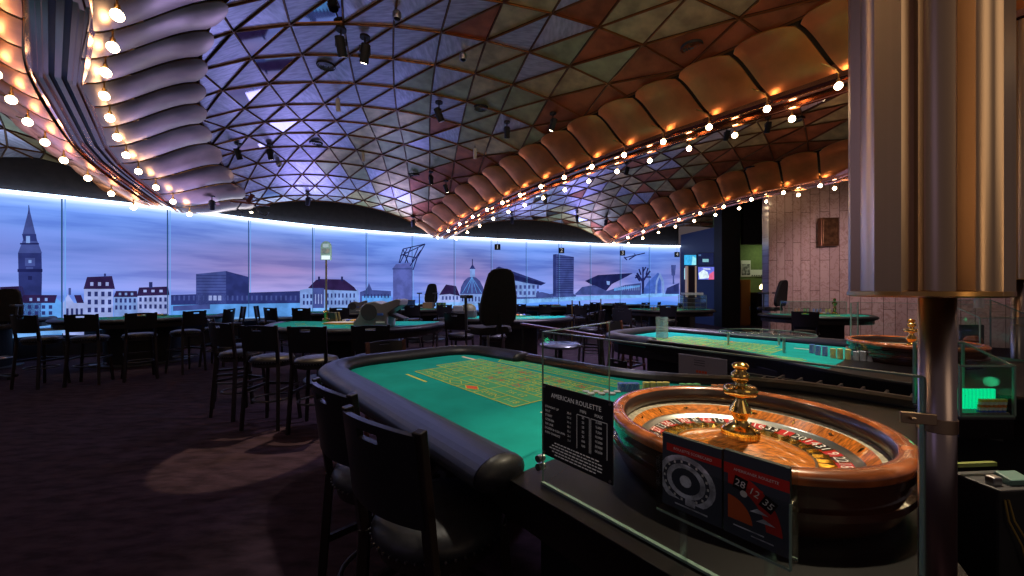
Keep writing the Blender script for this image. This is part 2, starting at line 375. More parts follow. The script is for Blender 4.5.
art('printed_town_house', [(L2, [(63, 335), (63, 303), (68, 294), (74, 303), (84, 303), (84, 335)]), (RF, [(74, 295), (81, 295), (84, 303), (77, 303)]), (D3, R(68.5, 288, 71, 295))]+wins(D2, 65, 306, 84, 318, 4, 1))
art('printed_tall_house', [(L2, R(84, 288, 113, 322)), (RF, [(83.5, 289), (87, 277), (112, 276), (115, 289)]), (D2, R(104, 273.5, 106, 277))]+wins(D2, 86, 290, 113, 314, 4, 3)+wins(L2, 88, 281, 111, 287, 3, 1, .4))
art('printed_row_house', [(L1, R(113.5, 296, 137.5, 318)), (RF, [(113.5, 297), (116, 291), (137, 291), (137.5, 297)])]+wins(D2, 114, 297, 137, 311, 5, 2)+wins(L1, 117, 292, 135, 296, 3, 1, .4))
art('printed_row_house', [(L2, R(137.5, 294, 169, 318)), (RF, [(137, 296), (139, 287.5), (168, 286.5), (169.5, 295)]), (D2, R(149, 282, 152.5, 288))]+wins(D2, 138, 296, 168, 310, 6, 2)+wins(L2, 141, 289, 165, 293, 3, 1, .4), 'wide pale printed row house under a dark roof')
art('printed_opera_block', [(D3, [(196, 298), (196, 274), (226, 271), (226, 304), (196, 304)]), (D2, [(226, 271), (249, 277), (249, 304), (226, 304)])]+[((52, 60, 118), R(196.5, 275+3*k, 226, 275.8+3*k)) for k in range(7)])
art('printed_bridge', [(D2, [(171, 295), (300, 291), (300, 303), (171, 305)]), (L3, [(171, 305), (300, 303), (300, 316), (171, 318)]), (D3, [(173, 306), (210, 304), (210, 309), (173, 311)])]+wins(D3, 172, 294, 298, 302, 26, 1, .35)+wins(L2, 208, 294, 222, 302, 3, 1, .7), 'long printed bridge crossing the water beside the square block')
art('printed_palace', [(L1, [(300, 308), (300, 290), (311, 288), (311, 287), (330, 288), (357, 290), (358, 288), (360, 308)]), (RF, [(308, 288), (316, 280), (320, 279), (344, 279.5), (354, 287), (357, 291), (330, 290)]), (D3, R(313, 288, 324, 308)), (D1, R(318, 276.5, 320, 281)), (D1, R(341, 276.5, 343, 281))]+wins(D2, 302, 293, 313, 306, 3, 2)+wins(L2, 314, 291, 323, 307, 3, 1, .3)+wins(D2, 326, 292, 356, 306, 8, 2, .4))
art('printed_church', [(D3, [(360, 308), (360, 292), (366, 290), (369, 283), (372, 290), (391, 291), (391, 308)]), (L3, R(362, 296, 391, 305))]+wins(D2, 363, 293, 390, 299, 8, 1, .4))
art('printed_crane_tower', [((86, 96, 170), [(393, 305), (393, 268), (396, 264), (410, 263), (412, 268), (412, 308), (393, 308)]), (D3, R(392.5, 268, 412.5, 269.5))])
def ln(c, a, b, w_=1.0):
    dx, dy = b[0]-a[0], b[1]-a[1]; L = hypot(dx, dy); nx, ny = -dy/L*w_/2, dx/L*w_/2
    return (c, [(a[0]+nx, a[1]+ny), (b[0]+nx, b[1]+ny), (b[0]-nx, b[1]-ny), (a[0]-nx, a[1]-ny)])
art('printed_crane', [ln(D1, *q) for q in [((399, 263), (403, 249)), ((408, 263), (403, 249)), ((403, 249), (425, 244)), ((400, 256), (425, 244)), ((425, 244), (417, 258)), ((417, 258), (413, 270)), ((400, 263), (407, 249)), ((405, 263), (411, 247)), ((412, 262), (418, 248)), ((403, 255), (417, 258)), ((410, 266), (421, 250))]])
art('printed_gabled_house', [(L2, [(424, 303), (424, 296), (428, 288), (434, 295), (434, 303)]), (RF, [(424, 296), (428, 287), (435, 296), (431, 296), (428, 290)])]+wins(D3, 425, 295, 433, 301, 3, 1), 'small printed gabled house right of the crane')
art('printed_gabled_house', [(L2, [(437, 303), (440, 292), (446, 285), (457, 287), (460, 300), (460, 304)]), (RF, [(439, 295), (446, 284.5), (456, 286), (460, 296), (450, 294)])]+wins(D3, 441, 295, 459, 301, 5, 1), 'broad printed gabled house beside the dome')
art('printed_dome', [(L1, R(460, 292, 485, 304)), (D3, [(460, 294), (461, 287), (464, 281), (468, 277.5), (472, 276.5), (476, 277.5), (480, 281), (483, 287), (484.5, 294)]), (L1, R(470, 269, 475, 277)), (D2, [(469.5, 269), (472.5, 264), (475.5, 269)]), (D1, R(472, 259, 472.8, 265))]+[ln(L3, (472, 277), (472+6*k, 293), .5) for k in (-1.6, -.8, 0, .8, 1.6)]+wins(D2, 461, 295, 484, 303, 7, 1, .4))
art('printed_opera_house', [(D2, [(496, 268), (499, 266.5), (546, 283), (541, 285.5), (514, 281), (500, 279)]), (L1, [(512, 280), (536, 285), (536, 297), (512, 297)]), (D1, [(500, 271), (545, 283.5), (540, 285), (500, 276)])]+wins(D3, 514, 284, 540, 296, 6, 2, .5))
art('printed_treeline', [(D3, [(512, 299), (516, 293), (522, 294), (527, 291), (533, 293), (542, 292), (550, 294), (558, 293), (572, 293), (576, 295), (576, 299)])])
art('printed_office_tower', [(D2, [(553, 296), (553, 254.5), (556, 254), (556, 296)]), (D3, [(556, 254), (574, 257), (573.5, 296), (556, 296)])]+[(D2, R(556.5, 257+2.2*k, 573.5, 258+2.2*k)) for k in range(17)])
art('printed_cantilever_roof_hall', [(D1, [(585, 281), (598, 275), (633, 273), (626, 277), (612, 284), (606, 291), (596, 291), (592, 285)]), (D3, [(575, 294), (582, 287), (594, 285), (607, 291), (625, 285), (641, 283), (641, 295), (576, 295)]), (L1, [(606.5, 281), (610, 281.5), (609.5, 285), (607, 284.5)]), (L3, [(614, 288), (640, 285), (640, 287), (614, 291)])]+wins(L1, 615, 284, 640, 292, 12, 1, .3))
art('printed_airliner', [ln(D1, (624, 258), (645, 253), 1.0), ln(D1, (636, 255), (629, 259.5), 1.2), ln(D1, (624, 257), (627, 260), 1.2), ln(D1, (636, 255.5), (634, 253.5), .8)])
art('printed_bare_tree', [ln(D1, *q) for q in [((643, 294), (643, 278), 2.4), ((643, 282), (637, 273), 1.8), ((643, 280), (643, 267), 1.6), ((643, 281), (650, 271), 1.8), ((639, 276), (635, 278), 1.4), ((645, 277), (651, 277), 1.4), ((641, 275), (639, 269), 1.4), ((646, 275), (648, 268), 1.4), ((643, 272), (646, 267), 1.2), ((636, 275), (640, 281), 2)]])
art('printed_white_arch', [((70, 100, 190), [(641, 294), (648, 282), (658, 272.5), (661, 276), (661, 294)]), (L1, [(655, 294), (656, 281), (660, 272.5), (664, 281), (664.5, 294), (662.5, 294), (661.5, 282), (659.5, 277), (657.5, 283), (657, 294)])])
art('printed_control_tower', [(D3, [(671, 265), (676, 265), (675, 275), (674, 276), (674.3, 284), (672.7, 284), (672.8, 276), (671.5, 275)]), (D2, [(665, 294), (667, 288), (679, 283), (679, 294)])])
art('printed_waterline', [((120, 175, 240), [(-60, 335), (160, 316), (300, 309), (450, 302), (600, 295.5), (679, 292.5), (679, 296), (600, 299.5), (450, 307), (300, 315), (160, 324), (-60, 345)])])
# fascia trim number boards
for k, (x, y) in enumerate([(497.5, 247), (561.5, 250.5), (622.5, 253), (677, 254.5)]):
    p = wallpt(x, y, .5); t = empty('number_board', p, 0, 'small black hanging number board above the printed %s' % ['opera house with the tilted roof', 'office tower', 'airliner', 'control tower at the mural end'][k], 'sign', 'number boards along the mural')
    b = MB(); b.box((0, 0, 0), (.24, .04, .24)); obj('board', b, M['black'], t, bevel=.005)
    b = MB(); text(b, str(k+1), (0, -.024, 0), (1, 0, 0), (0, 0, 1), .24); obj('numeral', b, glow('numeral_glow', (.45, .45, .5), 1), t)
    b = MB(); b.tube([(0, 0, .12), (0, 0, 4.6-p.z)], .006, 6); obj('hanging_rod', b, M['black'], t)

# ------------------------------------------------------------------ ceiling vaults
BEAMS = [
 [(-12.4, 7.2, 2.1), (-11.2, 5.6, 2.3), (-10.2, 4.4, 2.5), (-8.6, 2.9, 2.7), (-7.0, 1.6, 2.8), (-5.6, .2, 2.8), (-5.0, -1.5, 2.8), (-4.8, -3, 2.8)],
 [(-9.08, 10.37, 2.05), (-8.5, 8.45, 2.45), (-7.86, 7.2, 2.68), (-6.37, 5.4, 2.95), (-4.75, 4.05, 3.05), (-3.5, 2.7, 3.05), (-2.6, .2, 3.05), (-2.4, -2, 3.05)],
 [(-2.85, 15.25, 2.1), (-.9, 12.65, 2.58), (1.0, 10.1, 2.82), (2.8, 7.7, 2.92), (4.6, 5.3, 2.88), (6.2, 3.0, 2.85), (7.2, .5, 2.85), (7.6, -2, 2.85)],
 [(4.67, 17.97, 2.2), (5.7, 15.95, 2.57), (6.7, 13.95, 2.82), (7.7, 12, 2.97), (8.75, 10.1, 3.0), (8.7, 7.0, 3.05), (9.2, 4, 3.05), (9.6, 1, 3.05)],
 [(13, 19.5, 2.3), (14, 17, 2.5), (15, 15, 2.8), (16, 12.5, 3), (16.5, 10, 3), (16.5, 6, 3), (16.5, 3, 3), (16.5, 0, 3)]]
def beam(k, s):
    P = BEAMS[k]; s = max(0, min(6.999, s)); i = int(s); f = s-i
    p = [Vector(P[max(0, min(7, j))]) for j in (i-1, i, i+1, i+2)]
    if i == 0: p[0] = p[1]*2-p[2]
    v = .5*((2*p[1])+(-p[0]+p[2])*f+(2*p[0]-5*p[1]+4*p[2]-p[3])*f*f+(-p[0]+3*p[1]-3*p[2]+p[3])*f**3)
    return v+Vector((0, 0, EYE))
HS = .27
SWS = {(0, 'l'): .9, (0, 'r'): .95, (1, 'l'): 1.45, (1, 'r'): .74, (2, 'l'): .8, (2, 'r'): .74, (3, 'l'): .8, (3, 'r'): .95}
def bay(k, s, t=None, wl=None, wr=None, dz=0):
    a, b = beam(k, s), beam(k+1, s); d = b-a; W = hypot(d.x, d.y); e = Vector((d.x/W, d.y/W, 0))
    ramp = min(1, max(0, s/1.3)); h1 = .36+.26*ramp; h2 = .50+.15*ramp
    W2 = W-2*HS; SL = SWS[k, 'l']; SR = SWS[k, 'r']
    if wl is not None: u = wl
    elif wr is not None: u = W2-wr
    else: u = SL+(W2-SL-SR)*t
    def shell(q): q = max(0, min(1.2, q)); return h1*(q*.25+.75*(q*q*(3-2*min(q, 1)) if q < 1 else 1))
    if u < SL: z = shell(u/SL)
    elif u > W2-SR: z = shell((W2-u)/SR)
    else: tt = (u-SL)/(W2-SL-SR); z = h1+h2*max(0, 1-(2*tt-1)**2)**.8
    p = a+e*(HS+u); base = a.z+(b.z-a.z)*(HS+u)/W
    return Vector((p.x, p.y, base+z+dz))
ceil_mats = [M['nickel'], M['nickel2'], M['champ'], M['olive'], M['copper'], M['mirror']]
bv_v, bv_f = [], []
SMAX = {0: 6.6, 1: 6.0, 2: 6.0, 3: 5.4}
for k in range(4):
    W = [14, 15, 12, 12][k] if k else 8
    rows = int(SMAX[k]*[2.2, 3.1, 3.3, 2.6][k]); N = [4, 9, 8, 7][k]
    nodes = {}
    def nd(i, j): # lattice node
        tt = (i+(.5 if j % 2 else 0))/N; tt = max(0, min(1, tt))
        key = (round(tt, 4), j)
        if key not in nodes: nodes[key] = bay(k, SMAX[k]*(j/rows)**1.3, tt)
        return nodes[key]
    pan = MB(); grid = MB(); seen = set(); back = MB()
    def edge(a, b):
        key = tuple(sorted((tuple(round(c, 3) for c in a), tuple(round(c, 3) for c in b))))
        if key in seen or (a-b).length < .02: return
        seen.add(key); off = Vector((0, 0, .004)); grid.bar(a+off, b+off, .013, .03)
    def tri(a, b, c, tt, j):
        g = (a+b+c)/3; nrm = (b-a).cross(c-a)
        if nrm.length < .02: return
        if nrm.z > 0: b, c = c, b
        vs = []
        for q, q1, q2 in ((a, b, c), (b, c, a), (c, a, b)):
            u1 = (q1-q).normalized(); u2 = (q2-q).normalized(); bis = (u1+u2); sn = math.sin(max(.1, u1.angle(u2))/2)
            vs.append(q+bis.normalized()*(.016/sn)+Vector((0, 0, random.uniform(-.006, .006)+.015)))
        if k == 1: ph = tt*1.3+sin(j*.5)*.13+random.uniform(-.08, .08)
        else: ph = tt*1.2+random.uniform(-.15, .15)
        jj = j/rows
        if k == 1: warm = ph+.35*max(0, jj-.1)
        elif k == 2: warm = ph+.65*max(0, jj-.15)
        else: warm = ph+.2
        r = random.random()
        if warm < .62: mi = 0 if r < .55 else 1 if r < .93 else 5 if r < .985 else 4
        elif warm < 1.1: mi = 0 if r < .16 else 1 if r < .24 else 2 if r < .62 else 3 if r < .92 else 5 if r < .96 else 4
        elif warm < 1.2: mi = 4 if r < .45 else 3 if r < .65 else 2
        else: mi = 4 if r < .9 else 2
        pan.add(vs, [(0, 1, 2)], mi)
    for j in range(rows):
        for i in range(-1, N+1):
            if j % 2 == 0:
                T = [(nd(i, j), nd(i+1, j), nd(i, j+1)), (nd(i+1, j), nd(i+1, j+1), nd(i, j+1))]
            else:
                T = [(nd(i, j), nd(i+1, j), nd(i+1, j+1)), (nd(i, j), nd(i+1, j+1), nd(i, j+1))]
            for a, b, c in T:
                if (b-a).cross(c-a).length < .02: continue
                tri(a, b, c, i/N, j); edge(a, b); edge(b, c); edge(a, c)
    # dark backing shell over everything, also behind the copper sheets
    nu = 40; nv = 50; vs = []
    Wc = None
    for jv in range(nv+1):
        s = SMAX[k]*jv/nv; a, b = beam(k, s), beam(k+1, s); W2 = hypot(b.x-a.x, b.y-a.y)-2*HS
        for iu in range(nu+1): vs.append(bay(k, s, wl=W2*iu/nu, dz=.07))
    fs = [(j*(nu+1)+i, j*(nu+1)+i+1, (j+1)*(nu+1)+i+1, (j+1)*(nu+1)+i) for j in range(nv) for i in range(nu)]
    back.add(vs, fs); n0 = len(bv_v); bv_v += vs; bv_f += [tuple(q+n0 for q in f) for f in fs]
    root = tag(obj('ceiling', back, M['backing']), kind='structure')
    obj('mirror_and_metal_panels', pan, ceil_mats, root); obj('panel_grid', grid, M['bronze'], root)
BV = BVHTree.FromPolygons(bv_v, bv_f)
def ceil_hit(x, y):
    r = BV.ray_cast(Vector((0, 0, EYE)), ray(x, y).normalized()); return r[0]
def ceil_above(x, y):
    r = BV.ray_cast(Vector((x, y, 2)), Vector((0, 0, 1))); return r[0]
# strips, copper sheets, bulbs
gb = None
def bulb_proto():
    t = empty('globe_bulb', (0, 0, 0), 0, 'x', 'light bulb')
    b = MB(); b.lathe([(.0, -.056), (.028, -.049), (.048, -.028), (.056, 0), (.048, .028), (.028, .049), (.02, .054)], 14); obj('glass_globe', b, M['bulb'], t, smooth='all')
    b = MB(); b.lathe([(.021, .05), (.024, .055), (.024, .10), (.012, .11)], 10)
    b.tube([(0, 0, .10), (0, .0, .19), (0, .05, .26), (0, .16, .30), (0, .30, .33)], .011, 6); obj('brass_arm', b, M['arm'], t, smooth=True)
    return t
BULB = bulb_proto()
def arclist(k, pitch, smax, start=.55):
    out = []; acc = 0; s = 0; prev = beam(k, 0); nxt = start
    while s < smax:
        s += .01; p = beam(k, s); acc += (Vector((p.x-prev.x, p.y-prev.y))).length; prev = p
        if acc >= nxt: out.append(s); nxt += pitch
    return out
side_names = {(1, -1): 'left', (1, 1): 'right', (2, -1): 'near', (2, 1): 'far', (3, -1): 'near', (3, 1): 'far'}
beam_names = {1: 'the left beam', 2: 'the middle beam', 3: 'the right beam'}
ORD = 'first second third fourth fifth sixth seventh eighth ninth tenth eleventh twelfth thirteenth fourteenth fifteenth sixteenth seventeenth eighteenth nineteenth twentieth'.split()+['twenty-'+q for q in 'first second third fourth fifth sixth seventh eighth ninth'.split()]
for k in (1, 2, 3):
    smp = [0, .5, 1, 1.5, 2, 3, 4, 5, 6] if k == 1 else [i*.25 for i in range(25)]
    path = [beam(k, s) for s in smp if s <= 6]
    prof = [(-.29, .14), (-.27, 0), (-.225, -.02), (-.215, .03), (-.18, .03), (-.17, -.025), (-.135, -.025), (-.125, .035), (-.085, .035), (-.08, .07), (-.035, .07), (-.03, .03), (.03, .03), (.035, .07), (.08, .07), (.085, .035), (.125, .035), (.135, -.025), (.17, -.025), (.18, .03), (.215, .03), (.225, -.02), (.27, 0), (.29, .14)]
    mis = [0]*24
    for q in (9, 13): mis[q] = 1
    if k > 1: prof = [(a*1.12, b-.05 if abs(a) < .28 else b) for a, b in prof]
    mb = MB(); mb.sweep(path, prof, mis=mis)
    root = tag(obj('trim_%d' % k, mb, [M['strip'], M['slot']]), kind='structure', label='%s' % {1: 'grooved polished beam with a slotted vent between copper sheets at the left', 2: 'arched copper beam across the middle of the ceiling', 3: 'arched copper beam towards the stone wall'}[k])
    pitch = .74 if k == 1 else .86
    for sd in (-1, 1):
        kk = k-1 if sd < 0 else k
        S_ = arclist(k, pitch, min(5.9, SMAX[kk]-.05) if k > 1 else 5.6)
        S_ = [0]+S_
        for a, b in zip(S_, S_[1:]):
            nu, nv = 9, 8; vs = []
            for j in range(nv+1):
                f = j/nv; arch = max(0, 1-(2*f-1)**2)**.7
                for i in range(nu+1):
                    q = i/nu; g = .035+.0*q; s = a+(b-a)*(g+(1-2*g)*f)
                    wdt = q*(SWS[kk, 'r' if sd < 0 else 'l']-.04+.16*arch)
                    kw = dict(wr=wdt) if sd < 0 else dict(wl=wdt)
                    p = bay(kk, s, **kw); p.z += -.012-.045*arch*min(1, q*3) - .03*q
                    vs.append(p)
            fs = [(j*(nu+1)+i, j*(nu+1)+i+1, (j+1)*(nu+1)+i+1, (j+1)*(nu+1)+i) for j in range(nv) for i in range(nu)]
            rim = [i for i in range(nu+1)]+[j*(nu+1)+nu for j in range(1, nv+1)]+[nv*(nu+1)+i for i in range(nu-1, -1, -1)]+[j*(nu+1) for j in range(nv-1, 0, -1)]
            up = [v+Vector((0, 0, .012)) for v in vs]; m_ = len(rim)
            mb = MB(); mb.add(vs, fs); mb.add(up, fs); mb.add([vs[i] for i in rim]+[up[i] for i in rim], [(i, (i+1) % m_, m_+(i+1) % m_, m_+i) for i in range(m_)], 1)
            obj('copper_sheet', mb, [M['shell'] if k > 1 or sd < 0 else M['shell_sheen'], M['arm']], root, smooth='all')
        for oi, s in enumerate(S_[1:]):
            kw = dict(wr=.10) if sd < 0 else dict(wl=.10)
            p = bay(kk, s, **kw); p2 = bay(kk, s, **(dict(wr=.6) if sd < 0 else dict(wl=.6)))
            d = p2-p; rz = atan2(d.y, d.x)-pi/2
            if k == 1: p = bay(kk, s, **(dict(wr=.26) if sd < 0 else dict(wl=.26)))
            inst(BULB, USED, (p.x, p.y, p.z-.22), rz, '%s glowing globe bulb from the mural in the %s row of %s' % (ORD[oi], side_names[(k, sd)], beam_names[k]), 'bulbs in the %s row along %s' % (side_names[(k, sd)], beam_names[k]), 1.05 if k == 1 else .85)

# ------------------------------------------------------------------ right side of the room
# navy media wall with screens
mb = MB(); A = Vector((8.25, 18.75, 0)); B = Vector((8.75, 16.1, 0)); mb.bar(A+Vector((0, 0, 2.1)), B+Vector((0, 0, 2.1)), .08, 4.2)
tag(obj('wall_media', mb, mat('navy_wall', (.014, .02, .06), .6, em=.25, emc=(.01, .018, .075))), kind='structure')  # faint blue glow put into the material of a plain wall
def mw(x, y): # point on the navy wall
    r = (x-512)/F; d = B-A; t = (r*A.y-A.x)/(d.x-r*d.y); Y = A.y+d.y*t; return Vector((r*Y-.06, Y-.02, EYE+(HZ-y)/F*Y))
def quad(mb, pts, mi=0, off=(0, 0, 0)): mb.add([p+Vector(off) for p in pts], [(0, 1, 2, 3)], mi)
def screen(x0, y0, x1, y1, label, faces):
    t = empty('wall_screen', mw((x0+x1)/2, y1), 0, label, 'screen', 'screens on the navy wall'); c = t.location
    b = MB(); P = [mw(x0, y0), mw(x1, y0), mw(x1, y1), mw(x0, y1)]
    b.add([p-c for p in P]+[p-c+Vector((.05, 0, 0)) for p in P], [(0, 1, 2, 3), (4, 7, 6, 5), (0, 4, 5, 1), (1, 5, 6, 2), (2, 6, 7, 3), (3, 7, 4, 0)])
    obj('screen_housing', b, M['black'], t)
    b = MB(); ms = []
    for k, (col, q) in enumerate(faces):
        b.add([mw(x, y)-c+Vector((-.01-.003*k, 0, 0)) for x, y in q], [tuple(range(len(q)))], k); ms.append(glow('screen_glow', col, 1, noise=.15, nscale=6))
    obj('lit_display', b, ms, t)
screen(685, 254.5, 698, 265.5, 'upper left wall screen, glowing cyan, on the navy wall', [((.05, .45, .85), R(685.5, 255, 697.5, 265)), ((.3, .8, .9), [(694, 256), (697.5, 258), (697.5, 265), (693, 265)])])
screen(699, 252.5, 715.5, 265.5, 'upper right wall screen, nearly dark with a small caption, on navy wall', [((.012, .016, .06), R(699.5, 253, 715, 265)), ((.25, .55, .65), R(704, 259, 710, 262)), ((.08, .16, .35), R(700, 254.5, 702.5, 256))])
screen(685, 267.5, 698, 280, 'lower left wall screen, plain pale cyan, on the navy wall', [((.35, .72, .9), R(685.5, 268, 697.5, 279.5))])
screen(699, 266.5, 716, 280, 'lower right wall screen showing a bright blue, white and red scene', [((.15, .18, .75), R(699.5, 267, 715.5, 279.5)), ((.75, .9, 1), [(701, 279), (700, 273), (705, 269.5), (709, 272), (711, 278)]), ((.7, .12, .25), [(710, 279.5), (711, 274), (715.5, 271), (715.5, 279.5)]), ((.6, .7, 1), [(704, 268), (712, 268.5), (712, 270), (706, 269.5)])])
# dark column, green room
mb = MB(); mb.box((8.93, 16.0, 2.6), (.75, .6, 5.2)); tag(obj('wall_column', mb, M['black']), kind='structure')
mb = MB(); mb.box((13, 17.2, 2.6), (8, .12, 5.2)); tag(obj('wall_green_room', mb, mat('green_wall', (.14, .20, .07), .8, noise=.08)), kind='structure')
mb = MB(); mb.box((11.4, 15.9, 4.45), (3.8, .2, 2.1)); tag(obj('wall_soffit', mb, M['black']), kind='structure')
lamp('green_room_light', 'AREA', (11, 16.2, 3.3), 7, (.9, 1, .6), (11, 17.2, 1.8), .8)
def on(x, y, Y): return atY(x, y, Y)
t = empty('orange_cabinet', on(743, 312, 16.6), 0, 'tall orange wooden cabinet against the green wall', 'cabinet'); t.location.z = 0; t.location.x = 9.93
b = MB(); b.box((0, 0, .98), (.46, .4, 1.96)); obj('body', b, mat('orange_wood', (.50, .17, .02), .5), t, bevel=.01)
b = MB(); b.box((0, -.215, .98), (.40, .03, 1.86)); h = obj('door', b, mat('orange_wood_door', (.55, .2, .03), .5), t, bevel=.008); b = MB(); b.box((.17, -.24, .75), (.02, .03, .15)); obj('handle', b, M['steel'], h)
t = empty('reception_counter', (10.75, 16.4, 0), 0, 'dark tall counter with a small lamp on it, in the green room', 'counter')
b = MB(); b.box((0, 0, .69), (.9, .45, 1.38)); obj('body', b, M['black'], t, bevel=.01); b = MB(); b.box((0, 0, 1.40), (1.0, .55, .04)); obj('top', b, M['dgrey'], t, bevel=.005)
t = empty('table_lamp', (10.62, 16.35, 1.42), 0, 'small glowing table lamp on the dark counter before the green wall', 'lamp')
b = MB(); b.lathe([(.07, 0), (.07, .015), (.012, .03), (.012, .14)], 16); obj('base', b, M['brass'], t, smooth=True)
b = MB(); b.lathe([(.07, .13), (.10, .16), (.09, .26), (.05, .34), (.0, .35)], 16); obj('lamp_shade', b, glow('lamp_shade_glow', (1, .75, .4), 5), t, smooth=True)
t = empty('wall_poster', on(748, 279, 17.1), 0, 'small framed black and white picture on the green wall', 'picture')
t.location = on(748, 268.5, 17.1)
b = MB(); b.box((-.1, 0, 0), (.42, .03, .72)); obj('frame', b, M['white'], t); b = MB(); b.box((-.1, -.02, -.05), (.36, .01, .5)); obj('picture', b, mat('picture_print', (.04, .04, .04), .5, col2=(.5, .5, .5), nscale=9), t)
t = empty('wall_sign', on(761, 276.5, 17.1), 0, 'long white sign with small marks, fixed low on the green wall', 'sign')
b = MB(); b.box((-.1, 0, .15), (.75, .03, .30)); obj('board', b, M['white'], t); b = MB()
for q in range(7): b.box((-.40+.1*q, -.02, .04), (.05, .01, .05))
obj('dark_marks', b, M['black'], t)
# light pillar in front of the navy wall
t = empty('illuminated_pillar', (7.05, 15.2, 0), 0, 'slim dark upright pillar with two pale lit edges, before the navy wall', 'pillar')
b = MB(); b.box((0, 0, 1.85), (.26, .2, 1.22)); obj('body', b, mat('pillar_body', (.05, .04, .07), .3, .6), t, bevel=.01)
b = MB(); b.box((-.155, 0, 1.85), (.05, .16, 1.22)); obj('light_strip', b, mat('pale_edge', (.5, .36, .28), .4, em=.35), t); b = MB(); b.box((.165, 0, 1.85), (.07, .16, 1.22)); obj('light_strip', b, mat('pale_edge', (.5, .36, .28), .4, em=.35), t)
b = MB(); b.box((0, 0, .62), (.3, .14, 1.24)); obj('stand', b, M['dgrey'], t)
# stone wall of veined planks
def stone():
    m = bpy.data.materials.new('veined_stone'); m.use_nodes = True; nt = m.node_tree; p = nt.nodes['Principled BSDF']
    tc = node(nt, 'ShaderNodeTexCoord'); 
    br = node(nt, 'ShaderNodeTexBrick'); br.inputs['Scale'].default_value = 1; br.inputs['Mortar Size'].default_value = .008; br.inputs['Brick Width'].default_value = 1.5; br.inputs['Row Height'].default_value = .26; br.offset = .37
    br.inputs['Color1'].default_value = (.58, .42, .41, 1); br.inputs['Color2'].default_value = (.48, .33, .32, 1); br.inputs['Mortar'].default_value = (.17, .11, .10, 1)
    uv = node(nt, 'ShaderNodeUVMap'); mp = node(nt, 'ShaderNodeMapping'); nt.links.new(uv.outputs[0], mp.inputs[0]); nt.links.new(mp.outputs[0], br.inputs[0])
    vn = node(nt, 'ShaderNodeTexNoise'); vn.inputs['Scale'].default_value = 3.5; vn.inputs['Detail'].default_value = 7; vn.inputs['Distortion'].default_value = 1.5; nt.links.new(mp.outputs[0], vn.inputs['Vector'])
    r = node(nt, 'ShaderNodeValToRGB'); e = r.color_ramp.elements; e[0].position = .46; e[0].color = (1, 1, 1, 1); e[1].position = .54; e[1].color = (1, 1, 1, 1); k = e.new(.5); k.color = (.72, .64, .62, 1)
    nt.links.new(vn.outputs['Fac'], r.inputs[0]); mu = node(nt, 'ShaderNodeMix', data_type='RGBA', blend_type='MULTIPLY'); mu.inputs[0].default_value = 1
    nt.links.new(br.outputs[0], mu.inputs[6]); nt.links.new(r.outputs[0], mu.inputs[7]); nt.links.new(mu.outputs[2], p.inputs['Base Color'])
    p.inputs['Roughness'].default_value = .22; p.inputs['Coat Weight'].default_value = .3; p.inputs['Coat Roughness'].default_value = .1
    return m
WS = [(8.0, 12.0), (9.1, 12.05), (10.3, 11.75), (11.6, 11.1), (13.0, 10.0), (14.3, 8.4), (15.2, 6.4), (15.6, 3)]
back = [(x+.25*(.1 if i == 0 else 1), y+.35) for i, (x, y) in enumerate(WS)]
mb = MB(); mb.prism(WS+back[::-1], 0, 5.6); o = obj('wall_stone', mb, stone()); tag(o, kind='structure', label='wall of pinkish brown veined stone planks')
uvl = o.data.uv_layers.new(name='UVMap'); dist = [0]
for a, b in zip(WS, WS[1:]): dist.append(dist[-1]+hypot(b[0]-a[0], b[1]-a[1]))
for lp in o.data.loops:
    v = o.data.vertices[lp.vertex_index].co; i = min(range(len(WS)), key=lambda q: min(hypot(v.x-WS[q][0], v.y-WS[q][1]), hypot(v.x-back[q][0], v.y-back[q][1])))
    uvl.data[lp.index].uv = (v.z, dist[i])
p = Vector((9.55, 11.75, 0)); zc = EYE+(HZ-232)/F*11.7
t = empty('wall_box', (9.63, 11.72, zc), -.1, 'square copper-brown box fixed to the stone wall', 'wall box')
b = MB(); b.box((0, 0, 0), (.5, .16, .86)); obj('housing', b, mat('copper_brown', (.14, .06, .03), .35, .6), t, bevel=.01); b = MB(); b.box((0, -.085, 0), (.40, .012, .74)); obj('front_plate', b, mat('copper_plate', (.25, .12, .06), .3, .8, noise=.4), t, bevel=.004)

